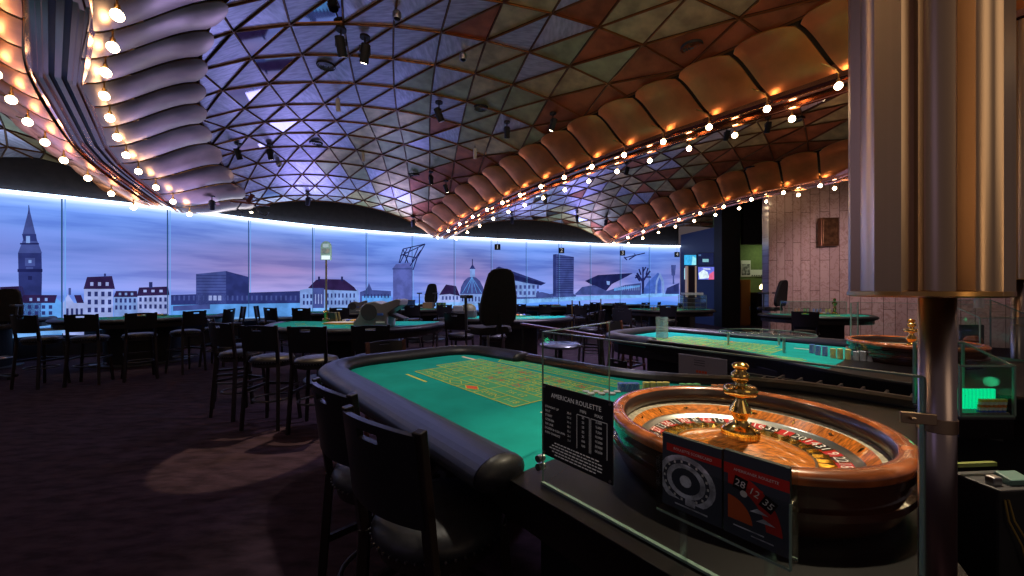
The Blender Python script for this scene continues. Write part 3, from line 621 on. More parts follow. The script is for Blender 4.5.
# ------------------------------------------------------------------ fluted metal column sleeve and pole close by
def steel_rough(name, col, r): return mat(name, col, r, 1, noise=.05, nscale=2, stretch=(30, 30, .3))
SLV = steel_rough('satin_brass_steel', (.56, .40, .26), .33)
def fluted(px, py, r, z0, z1, pr, label, name='fluted_metal_column', off=0, base=0, cl=1.19):
    t = empty(name, (px, py, 0), 0, label, 'column')
    vs = []; n = 96; ang0 = atan2(-py, -px)
    prof = []
    # groove pattern: flats and folds round the sleeve
    pat = [(0, .96), (.05, 1), (.28, 1), (.33, .90), (.36, .86), (.40, .97), (.44, .90), (.47, .93), (.55, .98), (.66, .98), (.70, .88), (.73, .80), (.77, .86), (.80, .99), (.83, .94), (.86, .97), (.97, .97)]
    K = 4
    for q in range(K):
        for f, rr in pat: a = ang0+(q+f-.42)*2*pi/K; prof.append((r*rr*cos(a)-off, r*rr*sin(a)))
    b = MB(); m_ = len(prof); b.add([(x, y, z0) for x, y in prof]+[(x, y, z1) for x, y in prof], [(i, (i+1) % m_, m_+(i+1) % m_, m_+i) for i in range(m_)]+[tuple(range(m_))[::-1], tuple(range(m_, 2*m_))])
    obj('fluted_sleeve', b, SLV, t, smooth=True)
    b = MB(); b.lathe([(r*.92, z0-.004), (r*1.0, z0-.002), (r*1.0, z0+.004), (r*.92, z0+.006)], 64, (-off, 0, 0)); obj('bottom_ring', b, M['arm'], t, smooth=True)
    b = MB(); b.lathe([(pr, base), (pr, z0+.01)], 32); obj('pole', b, steel_rough('satin_pole', (.40, .32, .30), .28), t, smooth='all')
    b = MB(); b.lathe([(pr*2.2, base), (pr*2.2, base+.01), (pr*1.2, base+.018), (pr, base+.03)], 32); obj('foot_plate', b, SLV, t, smooth=True)
    b = MB(); b.lathe([(pr*1.02, cl-.010), (pr*1.07, cl-.009), (pr*1.07, cl+.009), (pr*1.02, cl+.010)], 32); obj('clamp_band', b, SLV, t, smooth=True)
    return t
PX, PY = .615, .557
near = fluted(PX, PY, .083, 1.514, 4.3, .0195, 'fluted satin metal column sleeve on a slim pole, close by at the right', off=.021, base=.937, cl=1.327)
b = MB(); b.box((-.036, -.008, 1.337), (.040, .004, .016), Matrix.Rotation(-.35, 3, 'Z')); b.box((-.045, -.010, 1.337), (.005, .009, .005), Matrix.Rotation(-.35, 3, 'Z')); obj('clamp_plate', b, SLV, near, bevel=.001)
fluted(4.75, 3.62, .14, 1.62, 4.0, .04, 'second fluted metal column, partly hidden at the right edge')

# ------------------------------------------------------------------ seating
def stool_proto(name, wood, back_h=1.14, label='x'):
    t = empty(name, (0, 0, 0), 0, label, 'bar stool'); SH = .74
    def leg(a, b2, w_=.034):
        b = MB(); b.bar(a, b2, w_, w_); return b
    for sx in (-1, 1):
        obj('leg', leg((sx*.155, .15, SH-.04), (sx*.20, .20, 0)), wood, t, bevel=.004)
        b = MB(); b.bar((sx*.20, -.225, 0), (sx*.175, -.18, .72), .036, .034); b.bar((sx*.175, -.18, .70), (sx*.182, -.236, back_h), .034, .03); obj('leg', b, wood, t, bevel=.004)
    b = MB(); b.lathe([(.19, SH-.07), (.205, SH-.065), (.205, SH-.03), (.19, SH-.025)], 28); obj('seat_frame', b, wood, t, smooth=True)
    b = MB(); b.lathe([(.205, SH-.03), (.222, SH-.02), (.226, SH), (.21, SH+.028), (.15, SH+.045), (.0, SH+.05)], 32); s_ = obj('seat', b, M['leather'], t, smooth='all')
    b = MB()
    for k in range(48): a = 2*pi*k/48; b.box((.226*cos(a), .226*sin(a), SH-.012), (.006, .006, .006))
    tag(obj('nailhead_trim', b, M['steel'], s_), kind='stuff')
    b = MB(); b.tube([(.185*cos(2*pi*k/24), .185*sin(2*pi*k/24)-.01, .30) for k in range(24)], .011, 8, close=True); obj('foot_ring', b, M['dgrey'], t, smooth='all')
    b = MB(); b.bar((-.19, .185, .42), (.19, .185, .42), .02, .03); b.bar((-.192, -.21, .42), (-.188, .185, .42), .02, .03); b.bar((.192, -.21, .42), (.188, .185, .42), .02, .03); obj('stretcher', b, wood, t)
    # bowed back panel with a hand slot
    b = MB(); nx, nz = 14, 10; z0, z1 = .86, back_h-.012
    def P(i, j, o): f = i/nx*2-1; z = z0+(z1-z0)*j/nz; y = -.18-.055*(z-.70)/(back_h-.70)-.035*(1-f*f); return (f*.182, y+o, z+.012*(1-f*f)*(j/nz))
    vs = [P(i, j, 0) for j in range(nz+1) for i in range(nx+1)]+[P(i, j, -.02) for j in range(nz+1) for i in range(nx+1)]; n0 = (nx+1)*(nz+1)
    hole = {(i, 8) for i in (5, 6, 7, 8)}; fs = []
    for j in range(nz):
        for i in range(nx):
            if (i, j) in hole: continue
            a = j*(nx+1)+i; fs += [(a, a+1, a+nx+2, a+nx+1), (n0+a, n0+a+nx+1, n0+a+nx+2, n0+a+1)]
            for (di, dj, e) in ((-1, 0, (a, a+nx+1)), (1, 0, (a+nx+2, a+1)), (0, -1, (a+1, a)), (0, 1, (a+nx+1, a+nx+2))):
                q = (i+di, j+dj)
                if q in hole or not (0 <= q[0] < nx and 0 <= q[1] < nz): fs.append((e[0], e[1], e[1]+n0, e[0]+n0))
    b.add(vs, fs); obj('backrest', b, M['vinyl'], t, smooth=True)
    return t
STOOL = stool_proto('bar_stool', M['wood'])
STOOLB = stool_proto('wooden_bar_stool', M['brown'], 1.04)
def stool(x, y, face, label, group=None, proto=None, sc=None, z=0):
    # face = point the stool looks at
    rz = atan2(face[1]-y, face[0]-x)-pi/2
    return inst(proto or STOOL, USED, (x, y, z), rz, label, group, sc)
def office_proto(name='dealer_chair', mat_=None, label='x'):
    m_ = mat_ or M['fabric']; t = empty(name, (0, 0, 0), 0, label, 'office chair')
    b = MB()
    for k in range(5): a = 2*pi*k/5+.3; b.bar((0, 0, .09), (.29*cos(a), .29*sin(a), .06), .045, .03)
    obj('star_base', b, M['dgrey'], t, bevel=.006)
    for k in range(5):
        a = 2*pi*k/5+.3; b = MB(); b.tube([(.29*cos(a)-.015, .29*sin(a), .03), (.29*cos(a)+.015, .29*sin(a), .03)], .028, 12); obj('castor', b, M['black'], t, smooth=True)
    b = MB(); b.lathe([(.03, .07), (.03, .45), (.018, .45), (.018, .98)], 16); obj('gas_lift', b, M['steel'], t, smooth=True)
    b = MB(); b.tube([(.22*cos(2*pi*k/20), .22*sin(2*pi*k/20), .42) for k in range(20)], .012, 8, close=True); b.bar((-.22, 0, .42), (.22, 0, .42), .02, .015); obj('foot_ring', b, M['steel'], t, smooth='all')
    b = MB(); b.prism(rounded(.50, .48, .12), .98, 1.07); obj('seat', b, m_, t, smooth=True, bevel=.025, segs=3)
    prof = [(-.19, 1.10), (-.235, 1.16), (-.25, 1.27), (-.235, 1.42), (-.20, 1.58), (-.165, 1.71), (-.12, 1.76), (-.06, 1.775)]; prof += [(-x, z) for x, z in prof[::-1]]
    b = MB(); vs = []
    for o_ in (0, .075): vs += [(x, -.20-.07*(z-1.1)/.6-o_+.03*(1-(x/.24)**2)*(-1), z) for x, z in prof]
    n = len(prof); b.add(vs, [tuple(range(n)), tuple(range(n, 2*n))[::-1]]+[(i, n+i, n+(i+1) % n, (i+1) % n) for i in range(n)]); obj('backrest', b, m_, t, smooth=True, bevel=.02, segs=3)
    b = MB(); b.bar((0, -.12, .97), (0, -.25, 1.02), .07, .03); b.bar((0, -.26, 1.0), (0, -.295, 1.25), .06, .03); obj('back_bracket', b, M['black'], t, bevel=.006)
    for sx in (-1, 1):
        b = MB(); b.tube([(sx*.22, .0, 1.0), (sx*.30, .0, 1.04), (sx*.32, -.02, 1.42)], .019, 8); a = obj('arm_support', b, M['dgrey'], t, smooth=True)
        b = MB(); b.prism([(sx*.31+q[0], q[1]-.02) for q in rounded(.09, .25, .04)], 1.42, 1.46); obj('arm_pad', b, M['dgrey'], a, bevel=.01)
    return t
OFF = office_proto()
OFL = office_proto('leather_dealer_chair', M['leather'])

# ------------------------------------------------------------------ American roulette table (local: wheel axis at origin, a along the table, b from players to dealer)
def arc_path(pts, r=.25, n=6, z=0):
    out = [Vector((*pts[0], z))]
    for i in range(1, len(pts)-1):
        p0, p, p1 = Vector(pts[i-1]), Vector(pts[i]), Vector(pts[i+1]); a = (p0-p); b = (p1-p); rr = min(r, a.length*.49, b.length*.49); a.normalize(); b.normalize()
        A, Bq = p+a*rr, p+b*rr
        for k in range(n+1): t = k/n; q = A*(1-t)**2+p*2*t*(1-t)+Bq*t*t; out.append(Vector((q.x, q.y, z)))
    out.append(Vector((*pts[-1], z))); return out
RED = {1, 3, 5, 7, 9, 12, 14, 16, 18, 19, 21, 23, 25, 27, 30, 32, 34, 36}
def roulette_table(loc, rz, mir, label, detail=True):
    t = empty('roulette_table', (*loc, 0), rz, label, 'gaming table')
    # layout in table axes: x = a (away from the wheel), y = b*mir
    s = mir
    EN = -.53 if mir < 0 else -.74; E2 = -.43 if mir < 0 else EN
    def Q(a, b): return (a, b*s)
    def poly(P): P = [Q(*p) for p in P]; return P if s > 0 else P[::-1]
    felt = [(EN, -.60), (2.45, -.60), (2.55, -.5), (2.55, .5), (2.42, .70), (2.0, .76), (1.1, .82), (.78, .92), (.5, 1.14), (.2, 1.32), (E2, 1.34), (E2, .0), (EN, -.3)]
    b = MB(); b.prism(poly(felt), .885, .93); top = obj('table_top', b, M['felt'], t)
    b = MB(); b.prism(poly([(EN, -.66), (.43, -.66), (.43, -.16), (.40, .1), (.36, .45), (.36, 1.22), (.2, 1.33), (E2, 1.34), (E2, .0), (EN, -.3)]), .90, .936); obj('wheel_counter', b, M['gloss'], t, bevel=.002)
    prof = [(.10*cos(a)*(1 if cos(a) > 0 else .95), .058*sin(a)) for a in [2*pi*k/24 for k in range(24)]]
    path = arc_path([Q(.46, -.665), Q(2.62, -.665), Q(2.62, .64), Q(1.93, .72)], .42, 8, .945)
    b = MB(); b.sweep(path, prof); 
    for e_ in (path[0], path[-1]):
        n = 14; vs = [(e_.x+.05*cos(u_)*cos(v_), e_.y+.1*sin(u_)*cos(v_), e_.z+.058*sin(v_)) for v_ in [-pi/2+pi*q/8 for q in range(9)] for u_ in [2*pi*q/n for q in range(n)]]
        b.add(vs, [(j*n+i, j*n+(i+1) % n, (j+1)*n+(i+1) % n, (j+1)*n+i) for j in range(8) for i in range(n)])
    obj('padded_armrest', b, M['leather'], t, smooth='all')
    path = arc_path([Q(1.95, .77), Q(1.1, .83), Q(.72, .97), Q(.42, 1.24), Q(.05, 1.37), Q(E2, 1.37)], .25, 5, .95)
    b = MB(); b.sweep(path, [(-.03*s, -.09), (-.03*s, .02), (-.022*s, .032), (.01*s, .032), (.05*s, .022), (.07*s, -.005), (.07*s, -.04), (.06*s, -.085)][::-s]); obj('dealer_edge', b, M['gloss'], t, bevel=.004)
    b = MB(); b.prism(poly([(EN, -.60), (2.48, -.60), (2.54, -.5), (2.54, .55), (2.4, .66), (1.1, .80), (.45, 1.2), (E2, 1.34), (E2, .0), (EN, -.3)]), .76, .884); obj('apron', b, M['wood'], t, bevel=.004)
    b = MB(); b.prism(poly([(E2, -.40), (.55, -.40), (.55, .62), (E2, .62)]), 0, .76); obj('pedestal', b, M['black'], t, bevel=.01)
    b = MB(); b.prism(poly([(1.45, -.28), (2.15, -.28), (2.15, .45), (1.45, .45)]), 0, .76); obj('pedestal', b, M['black'], t, bevel=.01)
    # printed layout
    z = .9305; b = MB(); r90 = s
    def area(P, mi, dz=0): b.add([(*q, z+dz) for q in poly(P)], [tuple(range(len(P)))], mi)
    def line(p, q, w_=.007): b.bar((*Q(*p), z+.0012), (*Q(*q), z+.0012), w_, .0012, 1)
    c0, cw, N0, rh = .98, .0925, .065, .138   # column start, column width, first row, row height (a,b)
    cEnd = c0+12*cw
    area([(c0-.10, N0), (cEnd+.10, N0), (cEnd+.10, N0+3*rh), (c0-.10, N0+3*rh)], 0); area([(c0, -.165), (cEnd, -.165), (cEnd, N0), (c0, N0)], 0)
    for k in range(13): line((c0+k*cw, N0), (c0+k*cw, N0+3*rh))
    for k in range(4): line((c0-.10, N0+k*rh), (cEnd+.10, N0+k*rh))
    line((c0-.1, N0), (c0-.1, N0+3*rh)); line((cEnd+.10, N0), (cEnd+.10, N0+3*rh))
    for k in (0, 4, 8, 12): line((c0+k*cw, -.05), (c0+k*cw, N0))
    for k in range(7): line((c0+k*2*cw, -.165), (c0+k*2*cw, -.05))
    line((c0, -.165), (cEnd, -.165)); line((c0, -.05), (cEnd, -.05))
    # reading direction: players stand at low b, so right = -a on the near table
    right = Vector((s, 0, 0)); up = Vector((0, s, 0)); zz = Vector((0, 0, z+.0016))
    def T(st, a, bb, size, mi, wide=1.0, rot=False):
        R_, U_ = (right, up) if not rot else (up, -right)
        text(b, st, Vector((*Q(a, bb), 0))+zz, R_, U_, size, mi, wide)
    for c in range(12):
        for r in range(3):
            n = c*3+1+r if s > 0 else (12-c)*3-2+r
            T(str(n), c0+(c+.5)*cw, N0+(r+.5)*rh, .085, 2 if n in RED else 1, .8)
    for k, st in enumerate(('1-18', 'EVEN', '', '', 'ODD', '19-36')):
        if st: T(st, c0+(k*2+1)*cw, -.108, .06, 1)
    for k, st in enumerate(('1st 12', '2nd 12', '3rd 12')): T(st, c0+(k*4+2)*cw, .008, .06, 1, 1.1)
    for k, mi in ((2, 2), (3, 1)):
        ca = c0+(k*2+1)*cw; d = [(ca-.07, -.108), (ca, -.108-.04), (ca+.07, -.108), (ca, -.108+.04)]
        if mi == 2: area(d, 2, .0006)
        for q in range(4): line(d[q], d[(q+1) % 4], .006)
    for r in range(3): T('2-1', cEnd+.05, N0+(r+.5)*rh, .05, 1, 1, True)
    T('0', c0-.05, N0+.1, .07, 1); T('00', c0-.05, N0+.31, .07, 1)
    # racetrack along the dealer side
    rt = [(.62, .58), (2.0, .53), (2.06, .60), (2.0, .67), (.62, .72), (.56, .65)]; area(rt, 0)
    for q in range(6): line(rt[q], rt[(q+1) % 6], .006)
    for k in range(16): T(str(random.randint(1, 36)), .72+k*.078, .64-.003*k, .05, random.choice((1, 1, 2)))
    for (a0, b0) in ((2.18, .42), (.62, -.12), (1.75, -.26)):
        P = [(a0, b0), (a0+.22, b0), (a0+.22, b0+.03), (a0, b0+.03)] if a0 != 1.75 else [(a0, b0), (a0+.3, b0), (a0+.3, b0+.018), (a0, b0+.018)]
        area(P, 3 if a0 != 1.75 else 1)
    obj('betting_layout', b, [M['feltp'], M['yel'], M['red'], M['pale']], top)
    # scalloped chip rack on the dealer side
    b = MB(); x0, x1, y0, y1 = -.42, .52, 1.42, 1.62
    b.box(((x0+x1)/2, s*(y0+y1)/2, .84), (x1-x0, y1-y0, .09)); 
    b.box(((x0+x1)/2, s*(y1+.01), .90), (x1-x0, .02, .06)); 
    n = 9
    for k in range(n):
        cx = x0+(x1-x0)*(k+.5)/n; vs = []; m_ = 8
        for q in range(m_+1): a = pi*q/m_; vs += [(cx-.045*cos(a), s*(y0+.015), .925-.035*sin(a)), (cx-.045*cos(a), s*(y1-.01), .925-.035*sin(a))]
        b.add(vs, [(2*q, 2*q+2, 2*q+3, 2*q+1) for q in range(m_)], 0)
        b.box((x0+(x1-x0)*k/n, s*(y0+y1)/2, .905), (.012, y1-y0, .045), mi=1)
    b.box((x1, s*(y0+y1)/2, .905), (.012, y1-y0, .045), mi=1)
    obj('chip_rack', b, [M['dgrey'], mat('rack_divider', (.09, .06, .05), .4)], t)
    return t
RZ = atan2(.767, -.641)
W1 = (.765, 1.29)
T1 = roulette_table(W1, RZ, -1, 'nearest roulette table, green felt with red and yellow betting layout, black padded armrest')
W2 = (3.32, 3.20)
T2 = roulette_table(W2, RZ, 1, 'second roulette table from the camera, its padded corner nearer the stone wall side')

# ------------------------------------------------------------------ roulette wheel
ORDER = [0, 32, 15, 19, 4, 21, 2, 25, 17, 34, 6, 27, 13, 36, 11, 30, 8, 23, 10, 5, 24, 16, 33, 1, 20, 14, 31, 9, 22, 18, 29, 7, 28, 12, 35, 3, 26]
def wheel(loc, a33, label):
    t = empty('roulette_wheel', (*loc, .936), 0, label, 'roulette wheel')
    b = MB(); b.lathe([(.30, 0), (.385, .0), (.395, .02), (.395, .045), (.415, .052), (.415, .07), (.402, .075), (.402, .105), (.414, .11), (.418, .135)], 96, caps=False); obj('lacquered_base', b, M['wdark'], t, smooth=True)
    b = MB(); b.lathe([(.418, .135), (.421, .148), (.418, .156), (.41, .162), (.392, .165), (.380, .163), (.374, .156)], 96, caps=False); obj('wooden_rim', b, M['rimwood'], t, smooth='all')
    b = MB(); b.lathe([(.374, .156), (.366, .145), (.362, .125), (.366, .110), (.372, .104)], 96, caps=False); obj('ball_track', b, M['track'], t, smooth='all')
    b = MB(); b.lathe([(.372, .104), (.36, .10), (.345, .099)], 96, caps=False); obj('track_ring', b, mat('speckled_ring', (.40, .36, .28), .5, noise=.3, nscale=60), t, smooth='all')
    b = MB(); b.lathe([(.345, .099), (.318, .072)], 96, caps=False); obj('sloped_apron', b, M['burl'], t, smooth='all')
    for k in range(16):
        a = 2*pi*k/16+.1; b = MB(); rot = Matrix.Rotation(a, 3, 'Z') @ Matrix.Rotation(-.78, 3, 'Y') if False else Matrix.Rotation(a, 3, 'Z')
        l, w_ = (.012, .004) if k % 2 else (.004, .012); c = Vector((.332*cos(a), .332*sin(a), .088))
        vs = [Vector((l, 0, l*.8)), Vector((0, w_, 0)), Vector((-l, 0, -l*.8)), Vector((0, -w_, 0)), Vector((0, 0, .006)), Vector((0, 0, -.004))]
        b.add([c+rot @ v for v in vs], [(0, 1, 4), (1, 2, 4), (2, 3, 4), (3, 0, 4), (1, 0, 5), (2, 1, 5), (3, 2, 5), (0, 3, 5)]); obj('ball_deflector', b, M['brass'], t)
    b = MB(); b.lathe([(.318, .072), (.314, .067), (.294, .063), (.291, .060)], 96, caps=False); obj('silver_ring', b, M['chrome'], t, smooth='all')
    b = MB(); n = 37
    for i, num in enumerate(ORDER):
        a = a33-(i-ORDER.index(33))*2*pi/n; h = pi/n; vs = []; fs = []; m_ = 4
        for q in range(m_+1):
            aa = a-h+2*h*q/m_; vs += [(.291*cos(aa), .291*sin(aa), .062), (.250*cos(aa), .250*sin(aa), .054)]
        fs = [(2*q, 2*q+2, 2*q+3, 2*q+1) for q in range(m_)]; b.add(vs, fs, 2 if num == 0 else 0 if num in RED else 1)
        up = Vector((cos(a), sin(a), .19)).normalized(); text(b, str(num), (.270*cos(a), .270*sin(a), .0596), (sin(a), -cos(a), 0), up, .044, 3, 1.0)
        for q in range(1):
            aa = a+h; b.bar((.291*cos(aa), .291*sin(aa), .0625), (.25*cos(aa), .25*sin(aa), .0545), .0015, .002, 4)
    obj('number_ring', b, [M['wred'], M['wblack'], M['wgreen'], M['white'], M['gold']], t)
    b = MB()
    for i in range(n):
        a = a33-(i)*2*pi/n; h = pi/n
        P = lambda r, aa, z: (r*cos(aa), r*sin(aa), z)
        b.add([P(.25, a-h, .054), P(.25, a+h, .054), P(.205, a-h, .050), P(.205, a+h, .050), P(.228, a, .030)], [(0, 1, 4), (1, 3, 4), (3, 2, 4), (2, 0, 4)])
        b.bar(P(.25, a+h, .056), P(.205, a+h, .053), .003, .012)
    obj('pocket_ring', b, M['gold'], t)
    b = MB(); b.lathe([(.205, .051), (.198, .053), (.198, .05)], 96, caps=False); obj('inner_ring', b, M['chrome'], t, smooth=True)
    b = MB(); b.lathe([(.200, .051), (.12, .075), (.055, .095)], 96, caps=False); obj('cone', b, M['burl'], t, smooth='all')
    b = MB()
    b.lathe([(.05, .085), (.054, .09), (.056, .10), (.056, .118), (.050, .124)], 48)
    b.lathe([(.050, .124), (.040, .130), (.024, .140), (.020, .150), (.026, .165), (.034, .180), (.030, .190), (.016, .215), (.015, .225), (.022, .232)], 48)
    b.lathe([(.022, .232), (.048, .236), (.051, .242), (.051, .256), (.046, .262), (.018, .266), (.016, .275)], 48)
    b.lathe([(.016, .275), (.026, .284), (.029, .296), (.026, .306), (.018, .312), (.016, .318), (.024, .324), (.026, .332), (.018, .340), (.0, .343)], 48)
    for k in range(40): a = 2*pi*k/40; b.bar((.0565*cos(a), .0565*sin(a), .099), (.0565*cos(a), .0565*sin(a), .118), .003, .002)
    obj('turret', b, M['brass'], t, smooth=True)
    return t
M['wdark'] = mat('dark_mahogany_lacquer', (.035, .010, .006), .15, noise=.3, coat=.8)
wheel(W1, radians(37), 'nearest roulette wheel, varnished mahogany rim, red and black numbers and tall brass turret')
wheel(W2, radians(80), 'far roulette wheel on the second table, partly behind the slim metal pole')
Uv = Vector((-.641, .767, 0)).normalized(); Vv = Vector((.767, .642, 0)).normalized()
def G(u, v, z=0): return Uv*u+Vv*v+Vector((0, 0, z))
# ------------------------------------------------------------------ glass screen round the near wheel
def pane(mb, a, b, z0, z1, th=.006):
    a, b = Vector(a), Vector(b); mb.bar(Vector((a.x, a.y, (z0+z1)/2)), Vector((b.x, b.y, (z0+z1)/2)), th, z1-z0)
t = empty('glass_screen', G(.5, .815, .936), 0, 'clear glass screen standing round the nearest wheel, with the price board on it', 'glass screen')
def rel(v): return v-t.location
b = MB(); b.bar(rel(G(.83, .815, 1.164)), rel(G(.045, .815, 1.164)), .006, .456); obj('front_pane', b, M['glass'], t)
b = MB(); b.bar(rel(G(.83, .82, 1.164)), rel(G(.905, 1.25, 1.164)), .006, .456); obj('side_pane', b, M['glass'], t)
b = MB(); b.bar(rel(G(.83, .815, 1.394)), rel(G(.045, .815, 1.394)), .0065, .003); b.bar(rel(G(.83, .815, .94)), rel(G(.83, .815, 1.394)), .005, .005); b.bar(rel(G(.045, .815, .94)), rel(G(.045, .815, 1.394)), .006, .006)
b.bar(rel(G(.83, .82, 1.394)), rel(G(.905, 1.25, 1.394)), .0065, .003); b.bar(rel(G(.905, 1.25, .94)), rel(G(.905, 1.25, 1.394)), .004, .004); b.bar(rel(G(.83, .812, .942)), rel(G(.045, .812, .942)), .010, .006)
obj('polished_edges', b, M['glassedge'], t)
b = MB()
for z in (1.01, .985): c = rel(G(.84, .815, z)); b.tube([c-Vv*.012, c+Vv*.012], .011, 14)
obj('stand_off_bolts', b, M['steel'], t, smooth=True)
# price board
BZ0, BZ1 = 1.036, 1.243
c0 = G(.692, .803, 1.14); t = empty('price_board', c0, 0, 'black board headed AMERICAN ROULETTE with columns of odds, fixed on the glass', 'sign')
R_ = -Uv; U_ = Vector((0, 0, 1)); N_ = -Vv
def face(mb, cx, cz, w_, h_, off, mi): 
    o = R_*cx+U_*cz+N_*off; mb.add([o-R_*w_/2-U_*h_/2, o+R_*w_/2-U_*h_/2, o+R_*w_/2+U_*h_/2, o-R_*w_/2+U_*h_/2], [(0, 1, 2, 3)], mi)
b = MB(); b.bar(-R_*.122, R_*.122, .004, .207); obj('board', b, M['gloss2'] if 'gloss2' in M else M.setdefault('gloss2', mat('matt_black_board', (.008, .008, .010), .5)), t)
PR = M.setdefault('boardink', mat('board_white_ink', (.62, .60, .58), .6, em=.10))
b = MB(); off = N_*.0028
def L(st, x, z, size, wide=1.0, mi=0): text(b, st, R_*x+U_*z+off, R_, U_, size, mi, wide)
L('AMERICAN ROULETTE', .0, .076, .0185, .95)
for k, (st, od, mn, mx) in enumerate((('STRAIGHT UP', '35-1', '25', '2,500'), ('SPLIT', '17-1', '25', '5,000'), ('STREET', '11-1', '25', '7,500'), ('CORNER', '8-1', '25', '10,000'), ('SIX LINE', '5-1', '25', '15,000'), ('DOZEN & COLUMN', '2-1', '100', '30,000'), ('EVEN CHANCE', '1-1', '100', '50,000'))):
    z = .040-.0125*k; v, f = text_geo(st); w0 = max(p[0] for p in v)*.0085; L(st, -.112+w0, z, .0088); L(od, -.020, z, .0088); L(mn, .029, z, .0088); L(mx, .080, z, .0088)
L('MIN', .029, .056, .012); L('MAX', .080, .056, .012)
for x0, x1 in ((.008, .050), (.055, .106)):
    for xx in (x0, x1): face(b, xx, -.001, .0012, .092, .0028, 0)
    face(b, (x0+x1)/2, .045, x1-x0, .0012, .0028, 0)
rs_ = random.Random(3)
for k in range(5):   # small print too fine to read in the photograph
    x = -.095+.01*abs(k-2)
    while x < .09-.01*abs(k-2): wd_ = rs_.uniform(.005, .014); face(b, x+wd_/2, -.058-.0085*k, wd_, .0026, .0028, 0); x += wd_+.003
obj('white_lettering', b, PR, t)
b = MB()
for x in (-.115, .115):
    for z in (-.096, .096): c = R_*x+U_*z; b.tube([c, c+N_*.005], .0035, 10)
obj('screws', b, M['steel'], t, smooth=True)
# leaflet holder with two leaflets
def leaflet(u0, u1, v, z0, z1, label, paint):
    c = G((u0+u1)/2, v, (z0+z1)/2); t = empty('leaflet', c, 0, label, 'leaflet', 'leaflets in the clear holder'); w_ = abs(u0-u1); h_ = z1-z0
    b = MB(); b.bar(-R_*w_/2, R_*w_/2, .010, h_); obj('pages', b, mat('leaflet_dark', (.02, .035, .035), .35), t)
    b = MB(); paint(b, w_, h_); obj('printed_cover', b, [mat('cover_dark', (.05, .06, .08), .3), mat('cover_red', (.50, .03, .022), .3), mat('cover_grey', (.55, .58, .65), .3, noise=.5, nscale=40), mat('cover_orange', (.65, .12, .03), .3), M['white'], M['wblack']], t)
def F_(b, x0, z0, x1, z1, mi, k): face(b, (x0+x1)/2, (z0+z1)/2, x1-x0, z1-z0, .0056+.0004*k, mi)
def disc(b, cx, cz, r0, r1, a0, a1, mi, k, w_, h_, ex=1.0, n=24):
    vs = []
    for q in range(n+1):
        a = radians(a0+(a1-a0)*q/n)
        for r in (r0, r1):
            x = max(-w_/2, min(w_/2, cx+r*cos(a)*ex)); z = max(-h_/2, min(h_/2, cz+r*sin(a))); vs.append(R_*x+U_*z+N_*(.0056+.0004*k))
    b.add(vs, [(2*q, 2*q+1, 2*q+3, 2*q+2) for q in range(n)], mi)
def cover1(b, w_, h_):
    F_(b, -w_/2, -h_/2, w_/2, h_/2, 0, 0); disc(b, -.01, -.012, .042, .052, 0, 360, 2, 1, w_, h_, 1.15); disc(b, -.01, -.012, .026, .035, 0, 360, 2, 1, w_, h_, 1.15); disc(b, -.01, -.012, 0, .012, 0, 360, 2, 1, w_, h_)
    for q in range(18):
        a = 2*pi*q/18; x, z = -.01+.039*1.15*cos(a), -.012+.039*sin(a)
        if abs(x) < w_/2-.004: F_(b, x-.002, z-.0025, x+.002, z+.0025, 4, 2)
    F_(b, -w_/2+.010, h_/2-.034, w_/2, h_/2-.018, 1, 3); text(b, 'ROULETTE SCORECARD', R_*.004+U_*(h_/2-.026)+N_*.0072, R_, U_, .0075, 4, .95)
    F_(b, -w_/2, -h_/2, w_/2, -h_/2+.022, 0, 2); F_(b, -.01, -h_/2+.016, .010, -h_/2+.03, 2, 3); F_(b, -.032, -h_/2+.010, .034, -h_/2+.013, 2, 3)
def cover2(b, w_, h_):
    F_(b, -w_/2, -h_/2, w_/2, h_/2, 0, 0); F_(b, -w_/2, h_/2-.042, w_/2, h_/2-.022, 1, 1)
    text(b, 'AMERIKANSK ROULETTE', R_*.001+U_*(h_/2-.031)+N_*.0068, R_, U_, .0072, 4, .9)
    disc(b, -.045, -.05, .066, .092, 0, 90, 1, 2, w_, h_, .95); disc(b, -.045, -.05, .030, .048, 0, 90, 0, 2, w_, h_); disc(b, -.045, -.05, 0, .046, -20, 90, 3, 3, w_, h_, .9)
    for st, x, z, mi, ang in (('28', -.024, .022, 5, -.2), ('12', -.001, .014, 1, -.35), ('35', .021, .002, 5, -.5)):
        rr = R_*cos(ang)+U_*sin(ang); uu = -R_*sin(ang)+U_*cos(ang); o = R_*x+U_*z
        b.add([o-rr*.011-uu*.012+N_*.0068, o+rr*.011-uu*.012+N_*.0068, o+rr*.011+uu*.012+N_*.0068, o-rr*.011+uu*.012+N_*.0068], [(0, 1, 2, 3)], mi); text(b, st, o+N_*.0072, rr, uu, .018, 4)
    for (x, z) in ((.006, -.018), (.016, -.032)): b.add([R_*(x-.014)+U_*(z-.003)+N_*.007, R_*(x+.016)+U_*(z-.001)+N_*.007, R_*(x-.002)+U_*(z+.006)+N_*.007], [(0, 1, 2)], 2)
    disc(b, -.018, .006, 0, .006, 0, 360, 4, 5, w_, h_)
    F_(b, -w_/2, -h_/2, w_/2, -h_/2+.030, 0, 5); face(b, -.01, -h_/2+.020, .05, .0022, .0082, 2); face(b, .012, -h_/2+.012, .035, .0022, .0082, 2)
leaflet(.427, .307, .785, 1.064, 1.214, 'grey leaflet titled ROULETTE SCORECARD, left in the clear holder before the wheel', cover1)
leaflet(.303, .198, .785, 1.064, 1.217, 'red and black leaflet titled AMERIKANSK ROULETTE, right in the clear holder', cover2)
c = G(.313, .785, 1.055); t = empty('leaflet_holder', c, 0, 'clear acrylic holder with two leaflets, fixed before the nearest wheel', 'leaflet holder')
b = MB()
